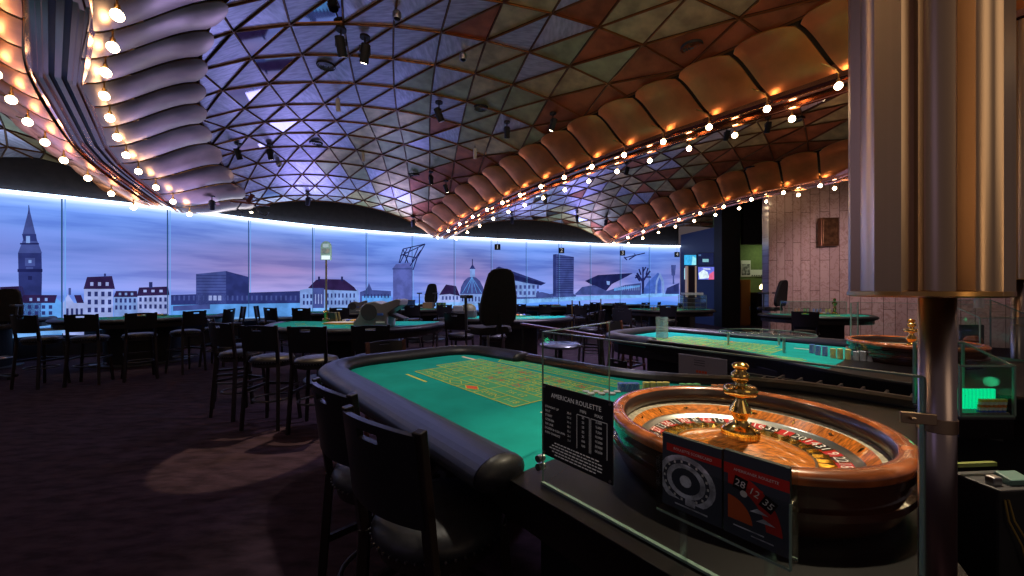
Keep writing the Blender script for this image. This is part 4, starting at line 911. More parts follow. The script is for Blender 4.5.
b.bar(R_*-.118-N_*.018+U_*.08, R_*.12-N_*.018+U_*.08, .003, .17); b.bar(R_*-.118+N_*.022+U_*.055, R_*.12+N_*.022+U_*.055, .002, .11)
for x in (-.118, .12): b.bar(R_*x-N_*.018+U_*.055, R_*x+N_*.022+U_*.055, .003, .11)
obj('clear_pocket', b, M['acrylic'], t)
b = MB(); b.bar(R_*-.118-N_*.018, R_*.12-N_*.018, .003, .004); b.bar(R_*.12+N_*.022, R_*.12+N_*.022+U_*.11, .003, .003); b.bar(R_*-.118+N_*.022+U_*0, R_*.12+N_*.022, .003, .004); obj('bright_edges', b, M['glassedge'], t)
b = MB()
for x in (-.08, .08):
    b = MB(); b.bar(R_*x-N_*.018-U_*.117, R_*x-N_*.018+U_*.01, .03, .004); obj('support_strap', b, M['acrylic'], t)
# ------------------------------------------------------------------ chips
def chip_stack(loc, n, col, label, group, tilt=0):
    t = empty('chip_stack', loc, 0, label, 'chips', group)
    for k in range(1):
        b = MB()
        for q in range(n):
            dx, dy = random.uniform(-.0012, .0012), random.uniform(-.0012, .0012)
            b.lathe([(.0185, .0034*q+.0002), (.0195, .0034*q+.0007), (.0195, .0034*q+.0029), (.0185, .0034*q+.0033)], 18, (dx, dy, 0))
        obj('stacked_chips', b, CH[col], t, smooth=True)
        b = MB()
        for q in range(n):
            for e in range(5): a = 2*pi*e/5+q*.7; b.box((.0193*cos(a), .0193*sin(a), .0034*q+.0018), (.002, .008, .0024), Matrix.Rotation(a, 3, 'Z'))
        obj('edge_spots', b, CH['white'] if col not in ('white',) else CH['grey'], t)
    return t
ordn = ['first', 'second', 'third', 'fourth', 'fifth', 'sixth', 'seventh', 'eighth', 'ninth', 'tenth']
def world(v): return (v.x, v.y)
for col, px, n, m_ in (('blue', (621, 626, 631, 636), 14, 1), ('yellow', (646, 653, 660, 666), 13, 0), ('green', (683, 690, 697), 10, 0), ('orange', (715, 722, 728), 8, 0)):
    for k, x in enumerate(px):
        p = un(x, 391 if col == 'blue' else 389.5, .9305); 
        if hypot(p.x-W1[0], p.y-W1[1]) < .47: d = (Vector((p.x, p.y))-Vector(W1)).normalized(); p = Vector((W1[0]+d.x*.47, W1[1]+d.y*.47, .9305))
        chip_stack((p.x, p.y, .9305), n, col, '%s stack of %s chips from the left, behind the nearest wheel' % (ordn[k], col), '%s chips behind the nearest wheel' % col)
for k in range(7):
    p = un(586+5.2*k, 392+(k % 2)*2.5, .9305); chip_stack((p.x, p.y, .9305), 2+k % 2, 'white', '%s low pile of white chips from the left, beside the board' % ordn[k], 'loose white chips on the near layout')
# second table: chips in a row under the glass shelf
k0 = {}
for x, y, col, n in [(812, 353, 'blue', 24), (818, 355, 'blue', 25), (825, 356, 'blue', 25), (833, 358, 'yellow', 24), (840, 359, 'yellow', 26), (848, 360, 'yellow', 26), (856, 361, 'white', 23), (863, 361.5, 'white', 25), (870, 362, 'white', 25), (877, 362, 'white', 25), (884, 363, 'grey', 24), (892, 364, 'grey', 23), (900, 365, 'grey', 24), (908, 366, 'grey', 24), (915, 367, 'grey', 23)]:
    p = un(x, y, .9305); k = k0.get(col, 0); k0[col] = k+1
    chip_stack((p.x, p.y, .9305), n, col, '%s tall stack of %s chips from the left on the second roulette table' % (ordn[k], col), '%s chips on the second roulette table' % col)
# round glass shelf, clear box, notice on the second table
def onT2(a, b, z=0): return Vector((W2[0], W2[1], 0))+Uv*a-Vv*(-b)*-1+Vector((0, 0, z)) if False else Vector((W2[0], W2[1], 0))+Uv*a-Vv*b+Vector((0, 0, z))
p = un(765, 331, 1.10); t = empty('glass_shelf', (p.x, p.y, .931), 0, 'low round glass shelf on short posts over the second betting layout', 'shelf')
b = MB(); b.lathe([(.42, .145), (.425, .149), (.42, .153)], 64); obj('glass_top', b, M['acrylic'], t, smooth=True)
b = MB(); b.tube([(.423*cos(2*pi*k/48), .423*sin(2*pi*k/48), .149) for k in range(48)], .004, 6, close=True); obj('glass_rim', b, M['glassedge'], t, smooth='all')
for a in (.6, 2.5, 4.6): b = MB(); b.lathe([(.012, 0), (.012, .145)], 12, (.33*cos(a), .33*sin(a), 0)); obj('post', b, M['steel'], t, smooth=True)
p = un(662, 338, .9305); t = empty('clear_card_box', (p.x, p.y, .9305), RZ, 'tall clear acrylic box standing on the second betting layout', 'box')
b = MB(); 
for q in range(4): b.bar((.05*(1, 1, -1, -1)[q], .05*(1, -1, -1, 1)[q], .13), (.05*(1, -1, -1, 1)[q], .05*(-1, -1, 1, 1)[q], .13), .006, .26)
obj('clear_walls', b, mat('frosty_acrylic', (.45, .55, .55), .3, alpha=.28), t); b = MB(); b.box((0, 0, .004), (.10, .10, .008)); obj('base', b, M['acrylic'], t)
P = [Vector((W2[0], W2[1], 0))+Uv*a-Vv*.70 for a in (.35, -.08)]
t = empty('notice_plate', (P[0]+P[1])/2+Vector((0, 0, .83)), 0, 'pale grey notice plate with a small red mark, on the second table side', 'sign')
c = (P[0]+P[1])/2
cn = Vector((1.77, 3.59, .805))
t.location = cn
b = MB(); b.bar(Uv*.22, -Uv*.22, .008, .19); obj('plate', b, mat('pale_plate', (.24, .22, .26), .5), t)
b = MB(); [face(b, -.04+.026*k, -.05, .022, .024, .006, 0) for k in range(4)]; obj('red_mark', b, M['red'], t); b = MB()
for k in range(3): face(b, -.02, .03+.022*k-.02, .10, .006, .006, 0)
obj('small_lines', b, M['dgrey'], t)
# second table glass
t = empty('glass_screen', (W2[0], W2[1], .936), 0, 'clear glass screen standing round the far roulette wheel', 'glass screen')
q0 = Uv*.42+Vv*.25; q1 = Uv*.42+Vv*.60; q2 = -Uv*.55+Vv*.60
b = MB(); b.bar(q0+U_*.23, q1+U_*.23, .006, .46); b.bar(q1+U_*.23, q2+U_*.23, .006, .46); obj('pane', b, M['glass'], t)
b = MB(); b.bar(q0, q0+U_*.46, .008, .008); b.bar(q1, q1+U_*.46, .008, .008); b.bar(q0+U_*.46, q1+U_*.46, .007, .004); b.bar(q1+U_*.46, q2+U_*.46, .007, .004); obj('polished_edges', b, M['glassedge'], t)

# ------------------------------------------------------------------ stools at the roulette tables
g = 'black bar stools along the nearest roulette table'
STOOL['label'] = 'x'
p = G(1.185, .665); f = p+Vv+Uv*.22; stool(p.x, p.y, f[:2], 'black bar stool at the near table, largest, its back nearest the camera', g)
p = G(1.66, .67); f = p+Vv*1+Uv*.1; stool(p.x, p.y, f[:2], 'black bar stool at the near table, just behind the largest one', g)
p = G(3.40, 1.45); f = p-Uv; stool(p.x, p.y, f[:2], 'brown wooden bar stool at the far end of the nearest roulette table', None, STOOLB, .99)
p = Vector((1.72, 5.75, 0)); f = p-Uv; stool(p.x, p.y, f[:2], 'brown wooden bar stool at the left end of the second roulette table', None, STOOLB, 1.0)
stool(1.30, 4.35, (2.2, 4.9), 'black bar stool tucked under the left corner of the second roulette table', None, None, .66)
# ------------------------------------------------------------------ card tables
def card_table(x, y, rz, label, wd=1.05, dp=.98, proto=None, mats=None):
    t = empty('card_table', (x, y, 0), rz, label, 'gaming table'); n = 22
    arc = [(-wd, .42)]+[(-wd*cos(pi*k/n), .18-dp*.98*sin(pi*k/n)) for k in range(n+1)]+[(wd, .42)]
    inn = [(px*.88, (py-.1)*.9+.1) for px, py in arc]
    b = MB(); b.prism([(px*.93, py*.93+.02) for px, py in arc], .885, .955); top = obj('table_top', b, M['felt'], t)
    b = MB(); b.prism([(px*.97, py*.97) for px, py in arc], .79, .885); obj('apron', b, M['wood'], t)
    prof = [(.085*cos(a), .05*sin(a)) for a in [2*pi*k/10 for k in range(10)]]
    b = MB(); b.sweep([(px*.96, py*.96, .920) for px, py in arc], prof); obj('padded_armrest', b, M['leather'], t, smooth='all')
    b = MB(); z = .957
    for k in range(7):
        a = pi*(k+.9)/8.8; cx, cy = -wd*.66*cos(a), .16-dp*.62*sin(a)
        for q in range(20): a1, a2 = 2*pi*q/20, 2*pi*(q+1)/20; b.bar((cx+.07*cos(a1), cy+.07*sin(a1), z), (cx+.07*cos(a2), cy+.07*sin(a2), z), .008, .001, 0)
    for k in range(24): a1, a2 = pi*(k+3)/30, pi*(k+4)/30; b.bar((-wd*.42*cos(a1), .16-dp*.34*sin(a1), z), (-wd*.42*cos(a2), .16-dp*.34*sin(a2), z), .03, .001, 0)
    obj('betting_print', b, M['yel'], top)
    b = MB(); b.box((0, .30, .965), (.70, .20, .03)); 
    for k in range(10): b.box((-.31+.069*k, .30, .987), (.052, .16, .02), mi=1+k % 4)
    obj('chip_tray', b, [M['brass'], CH['white'], CH['blue'], CH['yellow'], CH['orange']], t)
    b = MB(); b.prism([(px*.45, py*.45) for px, py in arc], 0.04, .79); obj('pedestal', b, M['black'], t); b = MB(); b.prism([(px*.6, py*.6) for px, py in arc], 0, .04); obj('base', b, M['dgrey'], t, bevel=.01)
    return t
card_table(-2.65, 6.55, 0, 'large card table with green felt, the pole sign and a grey shuffler on it', 1.45, 1.3)
card_table(-7.75, 8.1, radians(35), 'card table at the left before the mural, ringed by black stools', 1.35, 1.2)
card_table(-4.55, 9.9, radians(8), 'card table with grey shuffler, behind the table with the pole sign', 1.0)
card_table(-2.75, 11.6, radians(4), 'card table far behind, with a blue box on it', 1.15)
card_table(-.05, 8.0, 0, 'card table beyond the tall black dealer chair, its felt showing at the right', 1.3)
card_table(4.6, 11.2, radians(-6), 'far card table in front of the navy screen wall', 1.25)
card_table(6.95, 8.7, radians(-8), 'card table before the stone wall with coloured chips', 1.08)
card_table(1.4, 13.6, 0, 'distant card table below the printed office tower', 1.1)
card_table(4.0, 15.0, 0, 'distant card table below the printed cantilever roof hall', 1.1)
card_table(-10.2, 7.3, radians(45), 'card table cut by the left edge of the picture', .95)
def around(cx, cy, spots, rr, names, group, sc=None, proto=None):
    for (deg, nm) in zip(spots, names):
        a = radians(deg); x, y = cx+rr*cos(a), cy+rr*sin(a); stool(x, y, (cx, cy), nm, group, proto, sc)
g = 'black bar stools round the table with the pole sign'
for (x, y, tx, ty, nm) in [(-2.17, 4.28, -2.25, 5.5, 'black bar stool right of the foot of the pole sign, back towards the camera'), (-1.60, 4.40, -1.9, 5.4, 'black bar stool in front of the grey shuffler on the near card table'), (-2.72, 4.38, -2.7, 5.6, 'black bar stool left of centre at the card table with the pole sign'), (-3.32, 4.72, -2.9, 5.8, 'black bar stool at the front left curve of the pole sign table'), (-3.75, 5.2, -2.9, 5.8, 'black bar stool farthest left at the pole sign table')]:
    stool(x, y, (tx, ty), nm, g)
g = 'black bar stools round the left card table'
for (x, y, nm) in [(-7.44, 6.1, 'first black bar stool from the left at the mural-side table'), (-6.88, 6.28, 'second black bar stool from the left at the mural-side table'), (-6.40, 6.62, 'third black bar stool from the left at the mural-side table'), (-6.06, 7.15, 'fourth black bar stool from the left at the mural-side table'), (-5.98, 7.8, 'fifth black bar stool from the left at the mural-side table'), (-6.35, 8.7, 'black bar stool at the far right side of the mural-side table')]:
    stool(x, y, (-7.45, 7.55), nm, g)
for k, (x, y, f, nm) in enumerate([(-5.15, 8.55, (-4.6, 9.9), 'black bar stool left front of the table with the second grey shuffler'), (-4.5, 8.45, (-4.5, 9.9), 'black bar stool at the middle front of the second shuffler table'), (-3.85, 8.6, (-4.4, 9.9), 'black bar stool right front of the second shuffler table'), (-5.9, 9.3, (-4.5, 9.9), 'black bar stool at the left side of the second shuffler table')]): stool(x, y, f, nm, 'black bar stools at the second shuffler table')
for k, (x, y, f, nm) in enumerate([(-3.05, 10.22, (-2.9, 11.6), 'black bar stool left of the green boxes at the far table'), (-2.55, 10.0, (-2.7, 11.6), 'black bar stool below the far dealer chair'), (-1.85, 10.2, (-2.5, 11.6), 'black bar stool at the right front of the far table')]): stool(x, y, f, nm, 'black bar stools at the table with the blue box')
for k, (x, y, f, nm) in enumerate([(-.88, 6.62, (-.5, 8.0), 'black bar stool left of the tall black dealer chair'), (-.32, 6.5, (-.2, 8.0), 'black bar stool hidden closest behind the tall black dealer chair'), (1.55, 7.6, (.2, 8.2), 'black bar stool at the right end of the table beyond the tall dealer chair')]): stool(x, y, f, nm, 'black bar stools at the table behind the tall dealer chair')
for k, (x, y, f, nm) in enumerate([(5.35, 7.05, (6.2, 8.3), 'black bar stool at the stone-wall table, hand slot showing, back to camera'), (3.0, 10.1, (4.3, 11.2), 'black bar stool left front of the table by the navy wall'), (3.95, 9.75, (4.5, 11.2), 'black bar stool at the front of the table by the navy wall'), (2.35, 8.0, (3.6, 10), 'black bar stool standing alone beyond the second roulette table')]): stool(x, y, f, nm)
D = [(.4, 12.2), (1.05, 11.95), (1.8, 12.05), (2.45, 12.5), (.1, 13.1), (2.8, 13.3), (3.1, 13.9), (3.8, 13.6), (4.6, 13.7), (5.2, 14.2), (5.6, 13.3), (-.9, 13.2), (-.2, 14.4), (2.9, 15.2), (1.9, 11.1), (3.4, 12.3)]
DN = ['leftmost', 'second from left', 'third from left', 'fourth from left']
for k, (x, y) in enumerate(sorted(D)):
    f = (1.4, 13.6) if x < 2.9 else (4.0, 15.0); stool(x, y, f, '%s from the left of the distant black stools under the glowing mural' % ORD[k], 'distant black stools under the mural', None, .95)
# dealer chairs
inst(OFF, USED, (-.30, 4.85, 0), radians(32), 'tall black fabric dealer chair with padded arms, centre of the room')
inst(OFF, USED, (-2.85, 12.9, 0), radians(160), 'far brown-black dealer chair below the printed crane', None, .98)
inst(OFF, USED, (-8.75, 6.5, 0), radians(200), 'dark dealer chair cut by the left edge of the picture', None, .87)
inst(OFL, USED, (6.8, 10.15, 0), radians(28), 'black leather dealer chair by the stone wall and green room')
# ------------------------------------------------------------------ objects on the card tables
def shuffler(x, y, rz, label, sc=1):
    t = empty('card_shuffler', (x, y, .957), rz, label, 'card shuffler'); t.scale = (sc, sc, sc)
    prof = [(-.24, 0), (-.24, .05), (-.19, .10), (-.165, .19), (-.11, .245), (-.02, .26), (.06, .235), (.22, .285), (.26, .275), (.25, .22), (.12, .14), (.12, 0)]
    b = MB(); n = len(prof); b.add([(x_, -.11, z) for x_, z in prof]+[(x_, .11, z) for x_, z in prof], [tuple(range(n)), tuple(range(n, 2*n))[::-1]]+[(i, n+i, n+(i+1) % n, (i+1) % n) for i in range(n)]); obj('body', b, M['plastic'], t, bevel=.01)
    b = MB(); b.tube([(-.07, -.112, .15), (-.07, -.118, .15)], .085, 28); obj('round_cover', b, M['dgrey'], t, bevel=.003)
    b = MB(); b.box((.05, -.114, .13), (.06, .006, .022)); b.box((.05, -.114, .05), (.09, .006, .014), mi=1); obj('markings', b, [mat('blue_mark', (.05, .12, .5), .5), M['white']], t)
    b = MB(); b.box((.20, 0, .10), (.16, .14, .03), Matrix.Rotation(.35, 3, 'Y')); obj('card_exit', b, M['dgrey'], t, bevel=.004)
    return t
shuffler(-2.05, 6.0, -.1, 'large grey card shuffler at the right end of the pole sign table', 1.5)
shuffler(-3.95, 9.75, .3, 'smaller grey card shuffler on the table behind the pole sign', 1.05)
t = empty('domed_shuffler', (-.98, 7.95, .957), 0, 'olive grey domed card shuffler left of the tall black dealer chair', 'card shuffler')
b = MB(); b.prism(rounded(.50, .34, .06), 0, .15); obj('base', b, M['dgrey'], t, bevel=.02)
b = MB(); b.lathe([(.16, .14), (.155, .2), (.12, .25), (.06, .28), (0, .285)], 24, (.08, 0, 0)); obj('dome', b, mat('olive_plastic', (.09, .09, .05), .5), t, smooth=True)
b = MB(); b.box((-.12, 0, .19), (.2, .26, .1)); obj('display_hood', b, M['plastic'], t, bevel=.01)
# pole sign
t = empty('pole_sign', (-3.33, 6.9, .957), 0, 'small lit sign panel with arched top on a thin brass pole, on card table', 'sign')
t.scale = (1.25, 1.25, 1.25)
b = MB(); b.lathe([(.05, 0), (.05, .03), (.03, .05), (.03, .12), (.035, .13), (.02, .15)], 24); obj('brass_foot', b, M['brass'], t, smooth=True)
b = MB(); b.lathe([(.013, .14), (.013, .90)], 12); obj('pole', b, mat('pole_brass', (.5, .45, .25), .3, 1), t, smooth=True)
b = MB(); P = [(-.075, .88), (.075, .88), (.075, 1.07)]+[(.075*cos(pi*k/10), 1.07+.08*sin(pi*k/10)) for k in range(1, 10)]+[(-.075, 1.07)]
n = len(P); b.add([(x, -.012, z) for x, z in P]+[(x, .012, z) for x, z in P], [tuple(range(n)), tuple(range(n, 2*n))[::-1]]+[(i, n+i, n+(i+1) % n, (i+1) % n) for i in range(n)]); obj('sign_body', b, mat('sign_body', (.3, .5, .48), .4, em=.25), t)
b = MB(); b.box((0, -.015, .915), (.12, .004, .055)); b.box((0, -.015, 1.01), (.11, .004, .07), mi=1); b.box((0, -.015, 1.085), (.08, .004, .05), mi=2); obj('lit_face', b, [glow('sign_white', (.8, .95, 1), 1.1), mat('sign_print', (.15, .25, .3), .5, em=.3, col2=(.5, .45, .35), nscale=20), glow('sign_pale', (.35, .45, .5), 1)], t)
# card racks, boxes
t = empty('card_rack', (-3.15, 6.75, .957), 0, 'small dark rack of leaning cards beside the pole sign foot', 'card rack')
b = MB()
for k in range(4): b.box((.02*k, .02*k, .09), (.10, .012, .17), Matrix.Rotation(.35, 3, 'X'), mi=k % 2)
obj('cards', b, [M['dgrey'], mat('rack_cards', (.35, .3, .15), .5)], t); b = MB(); b.box((.03, .02, .01), (.16, .12, .02)); obj('base', b, M['brass'], t)
t = empty('paper_tray', (-2.12, 5.75, .96), .1, 'flat yellow-edged tray of papers behind the large grey shuffler', 'tray')
t.location = (-2.85, 6.45, .957)
b = MB(); b.box((0, 0, .012), (.50, .26, .024)); obj('tray', b, mat('yellow_tray', (.45, .25, .05), .4), t, bevel=.003); b = MB(); b.box((0, 0, .026), (.34, .18, .004)); obj('papers', b, M['white'], t)
t = empty('blue_box', (-3.15, 11.7, .957), 0, 'square dark blue box on the far card table', 'box')
b = MB(); b.box((0, 0, .12), (.34, .3, .24)); obj('body', b, mat('blue_box', (.01, .04, .16), .5), t, bevel=.01); b = MB(); b.box((0, 0, .25), (.36, .32, .025)); obj('lid', b, M['dgrey'], t, bevel=.005)
t = empty('tan_box', (-2.55, 11.75, .957), 0, 'tan cardboard-coloured box next to the blue box', 'box')
b = MB(); b.box((0, 0, .085), (.30, .26, .17)); obj('body', b, mat('tan_box', (.22, .13, .09), .7), t, bevel=.006); b = MB(); b.box((0, 0, .175), (.31, .27, .012)); obj('lid', b, mat('tan_lid', (.26, .16, .11), .7), t)
t = empty('green_card_holder', (-2.05, 11.1, .957), 0, 'green upright card holder on the far card table', 'card holder')
b = MB()
for k in range(4): b.box((-.1+.07*k, 0, .10), (.045, .14, .20), mi=k % 2)
obj('cards', b, [mat('g1', (.02, .12, .08), .5), mat('g2', (.14, .28, .05), .5)], t); b = MB(); b.box((0, 0, .01), (.32, .2, .02)); obj('base', b, M['black'], t)
# chip cases near the navy wall and on the stone-wall table
def clear_case(x, y, z, w_, d, h_, rz, label, n=0, slant=0):
    t = empty('clear_case', (x, y, z), rz, label, 'clear case'); b = MB(); g_ = .006
    b.box((0, -d/2, h_/2), (w_, g_, h_)); b.box((0, d/2, (h_+slant)/2), (w_, g_, h_+slant)); b.box((-w_/2, 0, h_/2), (g_, d, h_)); b.box((w_/2, 0, h_/2), (g_, d, h_))
    lid = MB(); lid.box((0, 0, h_+slant/2), (w_, hypot(d, slant), g_), Matrix.Rotation(atan2(slant, d), 3, 'X'))
    obj('clear_walls', b, M['acrylic'], t); obj('lid', lid, M['acrylic'], t)
    e = MB(); 
    for sx in (-1, 1):
        e.bar((sx*w_/2, -d/2, 0), (sx*w_/2, -d/2, h_), .008, .008); e.bar((sx*w_/2, d/2, 0), (sx*w_/2, d/2, h_+slant), .008, .008); e.bar((sx*w_/2, -d/2, h_), (sx*w_/2, d/2, h_+slant), .007, .007)
    e.bar((-w_/2, -d/2, h_), (w_/2, -d/2, h_), .007, .007); e.bar((-w_/2, d/2, h_+slant), (w_/2, d/2, h_+slant), .007, .007); e.bar((-w_/2, -d/2, 0), (w_/2, -d/2, 0), .008, .008)
    obj('bright_edges', e, M['glassedge'], t); return t
t = clear_case(5.1, 10.9, .957, .62, .4, .42, -.1, 'clear display case with trays on the table by the navy wall')
b = MB()
for k in range(3): b.box((0, 0, .08+.12*k), (.55, .34, .012))
obj('shelf_trays', b, M['plastic'], t)
b = MB(); b.box((0, 0, .46), (.5, .3, .06)); obj('card_box', b, mat('pale_blue_box', (.3, .33, .42), .5), t)
t = clear_case(4.1, 10.75, .957, .9, .3, .14, -.05, 'low clear chip case left of the tall display case')
clear_case(6.95, 8.9,   .957, 1.2, .34, .30, -.12, 'long clear cover over the chips before the stone wall')
for k, (x, col) in enumerate([(6.55, 'orange'), (6.62, 'orange'), (6.74, 'green'), (6.81, 'green'), (6.93, 'blue'), (7.0, 'blue'), (7.07, 'blue'), (7.19, 'yellow'), (7.26, 'yellow'), (3.9, 'orange'), (3.98, 'orange'), (4.12, 'green'), (4.2, 'green'), (4.34, 'yellow')]):
    y = 8.75-(x-6.9)*.14 if x > 6 else 10.72
    chip_stack((x, y+.1 if x > 6 else y, 1.0 if x > 6 else .957), 26, col, '%s %s chip stack on the table by the %s' % (['front', 'rear', 'last'][0 if k in (0, 2, 4, 7, 9, 11, 13) else 1 if k != 6 else 2], col, 'stone wall' if x > 6 else 'navy wall'), 'chips on the table by the %s' % ('stone wall' if x > 6 else 'navy wall'))
t = empty('brass_ornament', (7.5, 8.95, .957), 0, 'short brass wheel turret standing among the chips by the stone wall', 'ornament')  # turned brass ornament, gives no light
b = MB(); b.lathe([(.06, 0), (.06, .03), (.02, .06), (.035, .12), (.02, .2), (.05, .24), (.05, .27), (.02, .3), (.03, .36), (0, .38)], 20); obj('turned_body', b, M['brass'], t, smooth=True)
b = MB(); b.lathe([(.075, -.0), (.075, .008)], 20); obj('base_disc', b, M['brass'], t, smooth=True)
# small round table, stanchions, low partition rail
t = empty('round_table', (.62, 4.95, 0), 0, 'small round dark table with glossy blue-lit top near the glass edge', 'side table')
b = MB(); b.lathe([(.25, .79), (.265, .80), (.265, .82), (.25, .83)], 40); obj('table_top', b, mat('glossy_slate', (.10, .10, .16), .25), t, smooth=True)
b = MB(); b.lathe([(.03, .02), (.03, .79)], 16); obj('stem', b, M['black'], t, smooth=True); b = MB(); b.lathe([(.2, 0), (.2, .012), (.04, .03)], 32); obj('foot', b, M['dgrey'], t, smooth=True)
for x, y, nm in [(3.0, 13.0, 'thin brass post standing right among the distant stools'), (1.75, 11.2, 'thin brass post standing left among the distant stools')]:
    t = empty('brass_post', (x, y, 0), 0, nm, 'post', 'thin brass posts'); b = MB(); b.lathe([(.02, .03), (.02, 1.22)], 10); obj('post', b, M['arm'], t, smooth=True)
    b = MB(); b.lathe([(.15, 0), (.15, .02), (.03, .04)], 24); obj('foot', b, M['dgrey'], t, smooth=True)
a_, b_ = un(522, 324, .97), un(603, 337, .97)
t = empty('wooden_barrier', (a_+b_)/2, 0, 'low brown wooden rail on dark posts behind the nearest table', 'barrier'); t.location.z = 0; c = t.location
b = MB(); b.bar(a_-c, b_-c, .07, .035); obj('wooden_rail', b, M['brown'], t, bevel=.005)
for f_ in (.02, .5, .98):
    q = (a_-c).lerp(b_-c, f_); b = MB(); b.bar((q.x, q.y, 0), (q.x, q.y, .96), .035, .035); obj('post', b, M['black'], t)
# ------------------------------------------------------------------ right edge cases and console
gl = lamp('green_led', 'POINT', (1.87, 1.64, 1.13), .12, (.05, 1, .4), None, .02)
def case_px(x0, x1, ytop, ybot, Y, label, slant, d=.22):
    xc = (x0+x1)/2; z0 = EYE-(ybot-HZ)*Y/F; z1 = EYE-(ytop-HZ)*Y/F; X = (xc-512)/F*Y
    return clear_case(X, Y+d/2, z0, (x1-x0)/F*Y, d, z1-z0, 0, label, 0, slant), X, z0, z1
t, X, z0, z1 = case_px(960, 1014, 366, 416, 1.5, 'near clear chip case with slanted lid, glowing green inside', .07, .17)
b = MB(); w_ = .24
for k in range(14): b.lathe([(.0065, .012), (.0065, .092)], 8, (-.10+.0148*k, -.03, 0))
gm = mat('green_backlit_acrylic', (.02, .5, .25), .3, em=1.3, emc=(0, .5, .2)); obj('green_lit_tubes', b, gm, t, smooth=True)
b = MB()
for q in range(5):
    for k in range(6): b.lathe([(.009, .011*q+.006), (.009, .011*q+.015)], 12, (-.0+.018*k+.0015*q, -.062, 0), mi=[1, 0, 2, 0, 3][q])
obj('chip_rolls', b, [M['white'], CH['blue'], CH['orange'], CH['yellow']], t)
b = MB(); b.box((0, 0, .006), (.20, .155, .006)); obj('tray', b, M['plastic'], t)
t = empty('case_plinth', (X, 1.585, .937), 0, 'black plinth on the nearest roulette table, under the glowing green case', 'plinth')
b = MB(); b.box((0, 0, (z0-.94)/2), (.21, .17, z0-.943)); obj('body', b, M['gloss'], t, bevel=.003); b = MB(); b.box((0, 0, z0-.946), (.215, .175, .008)); obj('top_plate', b, M['dgrey'], t)
t, X2, z02, z12 = case_px(980, 1036, 318, 361, 3.15, 'second clear case with slanted lid, farther back at the right edge', .14, .3)
b = MB(); b.box((0, .0, .0), (.30, .28, .012)); b.box((0, .1, .15), (.2, .02, .25), mi=1); obj('tray', b, [mat('teal_tray', (.02, .25, .2), .4), M['dgrey']], t)
b = MB(); b.lathe([(.0, .11), (.05, .12), (.06, .15), (.04, .18), (0, .19)], 14, (-.08, .02, 0)); b.lathe([(.008, .012), (.008, .12)], 8, (-.08, .02, 0)); obj('brown_rosette', b, mat('rosette', (.2, .05, .02), .5), t)
t = empty('frosted_ornament', (X2-.03, 2.72, z12+.02), 0, 'small pale frosted glass ornament on top of the second clear case', 'ornament')
t.location = (X2-.08, 3.28, z12+.075)
b = MB(); b.lathe([(.03, 0), (.03, .10), (.035, .11)], 16); obj('glass_body', b, mat('frosted', (.6, .62, .6), .3, alpha=.6), t, smooth=True); b = MB(); b.lathe([(.045, .11), (.05, .14), (.035, .17), (0, .175)], 16); obj('pale_head', b, mat('pale_head', (.7, .66, .58), .5), t, smooth=True)
# dealer console lower right
cc = G(-.045, 1.62); t = empty('dealer_console', (cc.x, cc.y, 0), .08, 'black console with yellow-green ruler strip and dangling cables, lower right corner', 'console')
b = MB(); b.box((0, 0, .51), (.13, .09, 1.02)); obj('body', b, M['black'], t, bevel=.006)
b = MB(); b.box((-.03, .035, 1.05), (.14, .010, .010)); obj('ruler_strip', b, mat('green_strip', (.18, .22, .05), .4), t)
b = MB(); b.box((0, 0, 1.022), (.14, .10, .006)); obj('ledge', b, M['dgrey'], t, bevel=.003)
b = MB(); b.box((.015, -.015, 1.035), (.06, .035, .02), Matrix.Rotation(.3, 3, 'X')); b.box((-.045, -.02, 1.035), (.025, .02, .022), mi=1); obj('button_unit', b, [mat('teal_cover', (.12, .22, .2), .3), M['steel']], t, bevel=.003)
for k in range(2):
    b = MB(); b.tube([(-.055+.01*k, -.048, 1.0), (-.05+.015*k, -.052, .95), (-.02+.02*k, -.056, .89), (.01+.02*k, -.052, .80), (.04, -.048, .65)], .0022, 6); obj('cable', b, mat('yellow_cable', (.25, .17, .04), .5), t, smooth=True)
b = MB(); b.lathe([(.02, .82), (.024, .84), (.02, .87), (.01, .88)], 14, (.03, -.06, 0)); obj('plug', b, M['plastic'], t, smooth=True)

# ------------------------------------------------------------------ ceiling fixtures
def spot_proto(lit):
    t = empty('spotlight', (0, 0, 0), 0, 'x', 'spotlight')
    b = MB(); b.lathe([(.07, -.03), (.07, 0)], 20); obj('base_plate', b, M['black'], t, smooth=True)
    b = MB(); b.lathe([(.012, -.16), (.012, -.03)], 10); obj('stem', b, M['black'], t, smooth=True)
    b = MB(); b.box((0, 0, -.16), (.15, .03, .012)); b.box((-.07, 0, -.20), (.01, .03, .09)); b.box((.07, 0, -.20), (.01, .03, .09)); obj('yoke', b, M['dgrey'], t)
    rot = Matrix.Rotation(.45, 4, 'X'); b = MB(); b.M = Matrix.Translation((0, 0, -.24)) @ rot
    b.lathe([(.05, .12), (.062, .11), (.062, -.12), (.056, -.13), (.048, -.12)], 20, caps=True); can = obj('can', b, M['black'], t, smooth=True)
    b = MB(); b.M = Matrix.Translation((0, 0, -.24)) @ rot; b.lathe([(.0, -.128), (.036 if lit else .05, -.134), (.036 if lit else .05, -.126)], 20); obj('lens', b, M['lens'] if lit else M['steel'], can, smooth=True)
    return t
SPL = spot_proto(True); SPL.name = 'lit_spotlight'; SPD = spot_proto(False)
def hang(proto, px, rz, label, group=None, sc=1):
    h = ceil_hit(*px)
    if h is None: return
    return inst(proto, USED, (h.x, h.y, h.z-.10), rz, label, group, sc)
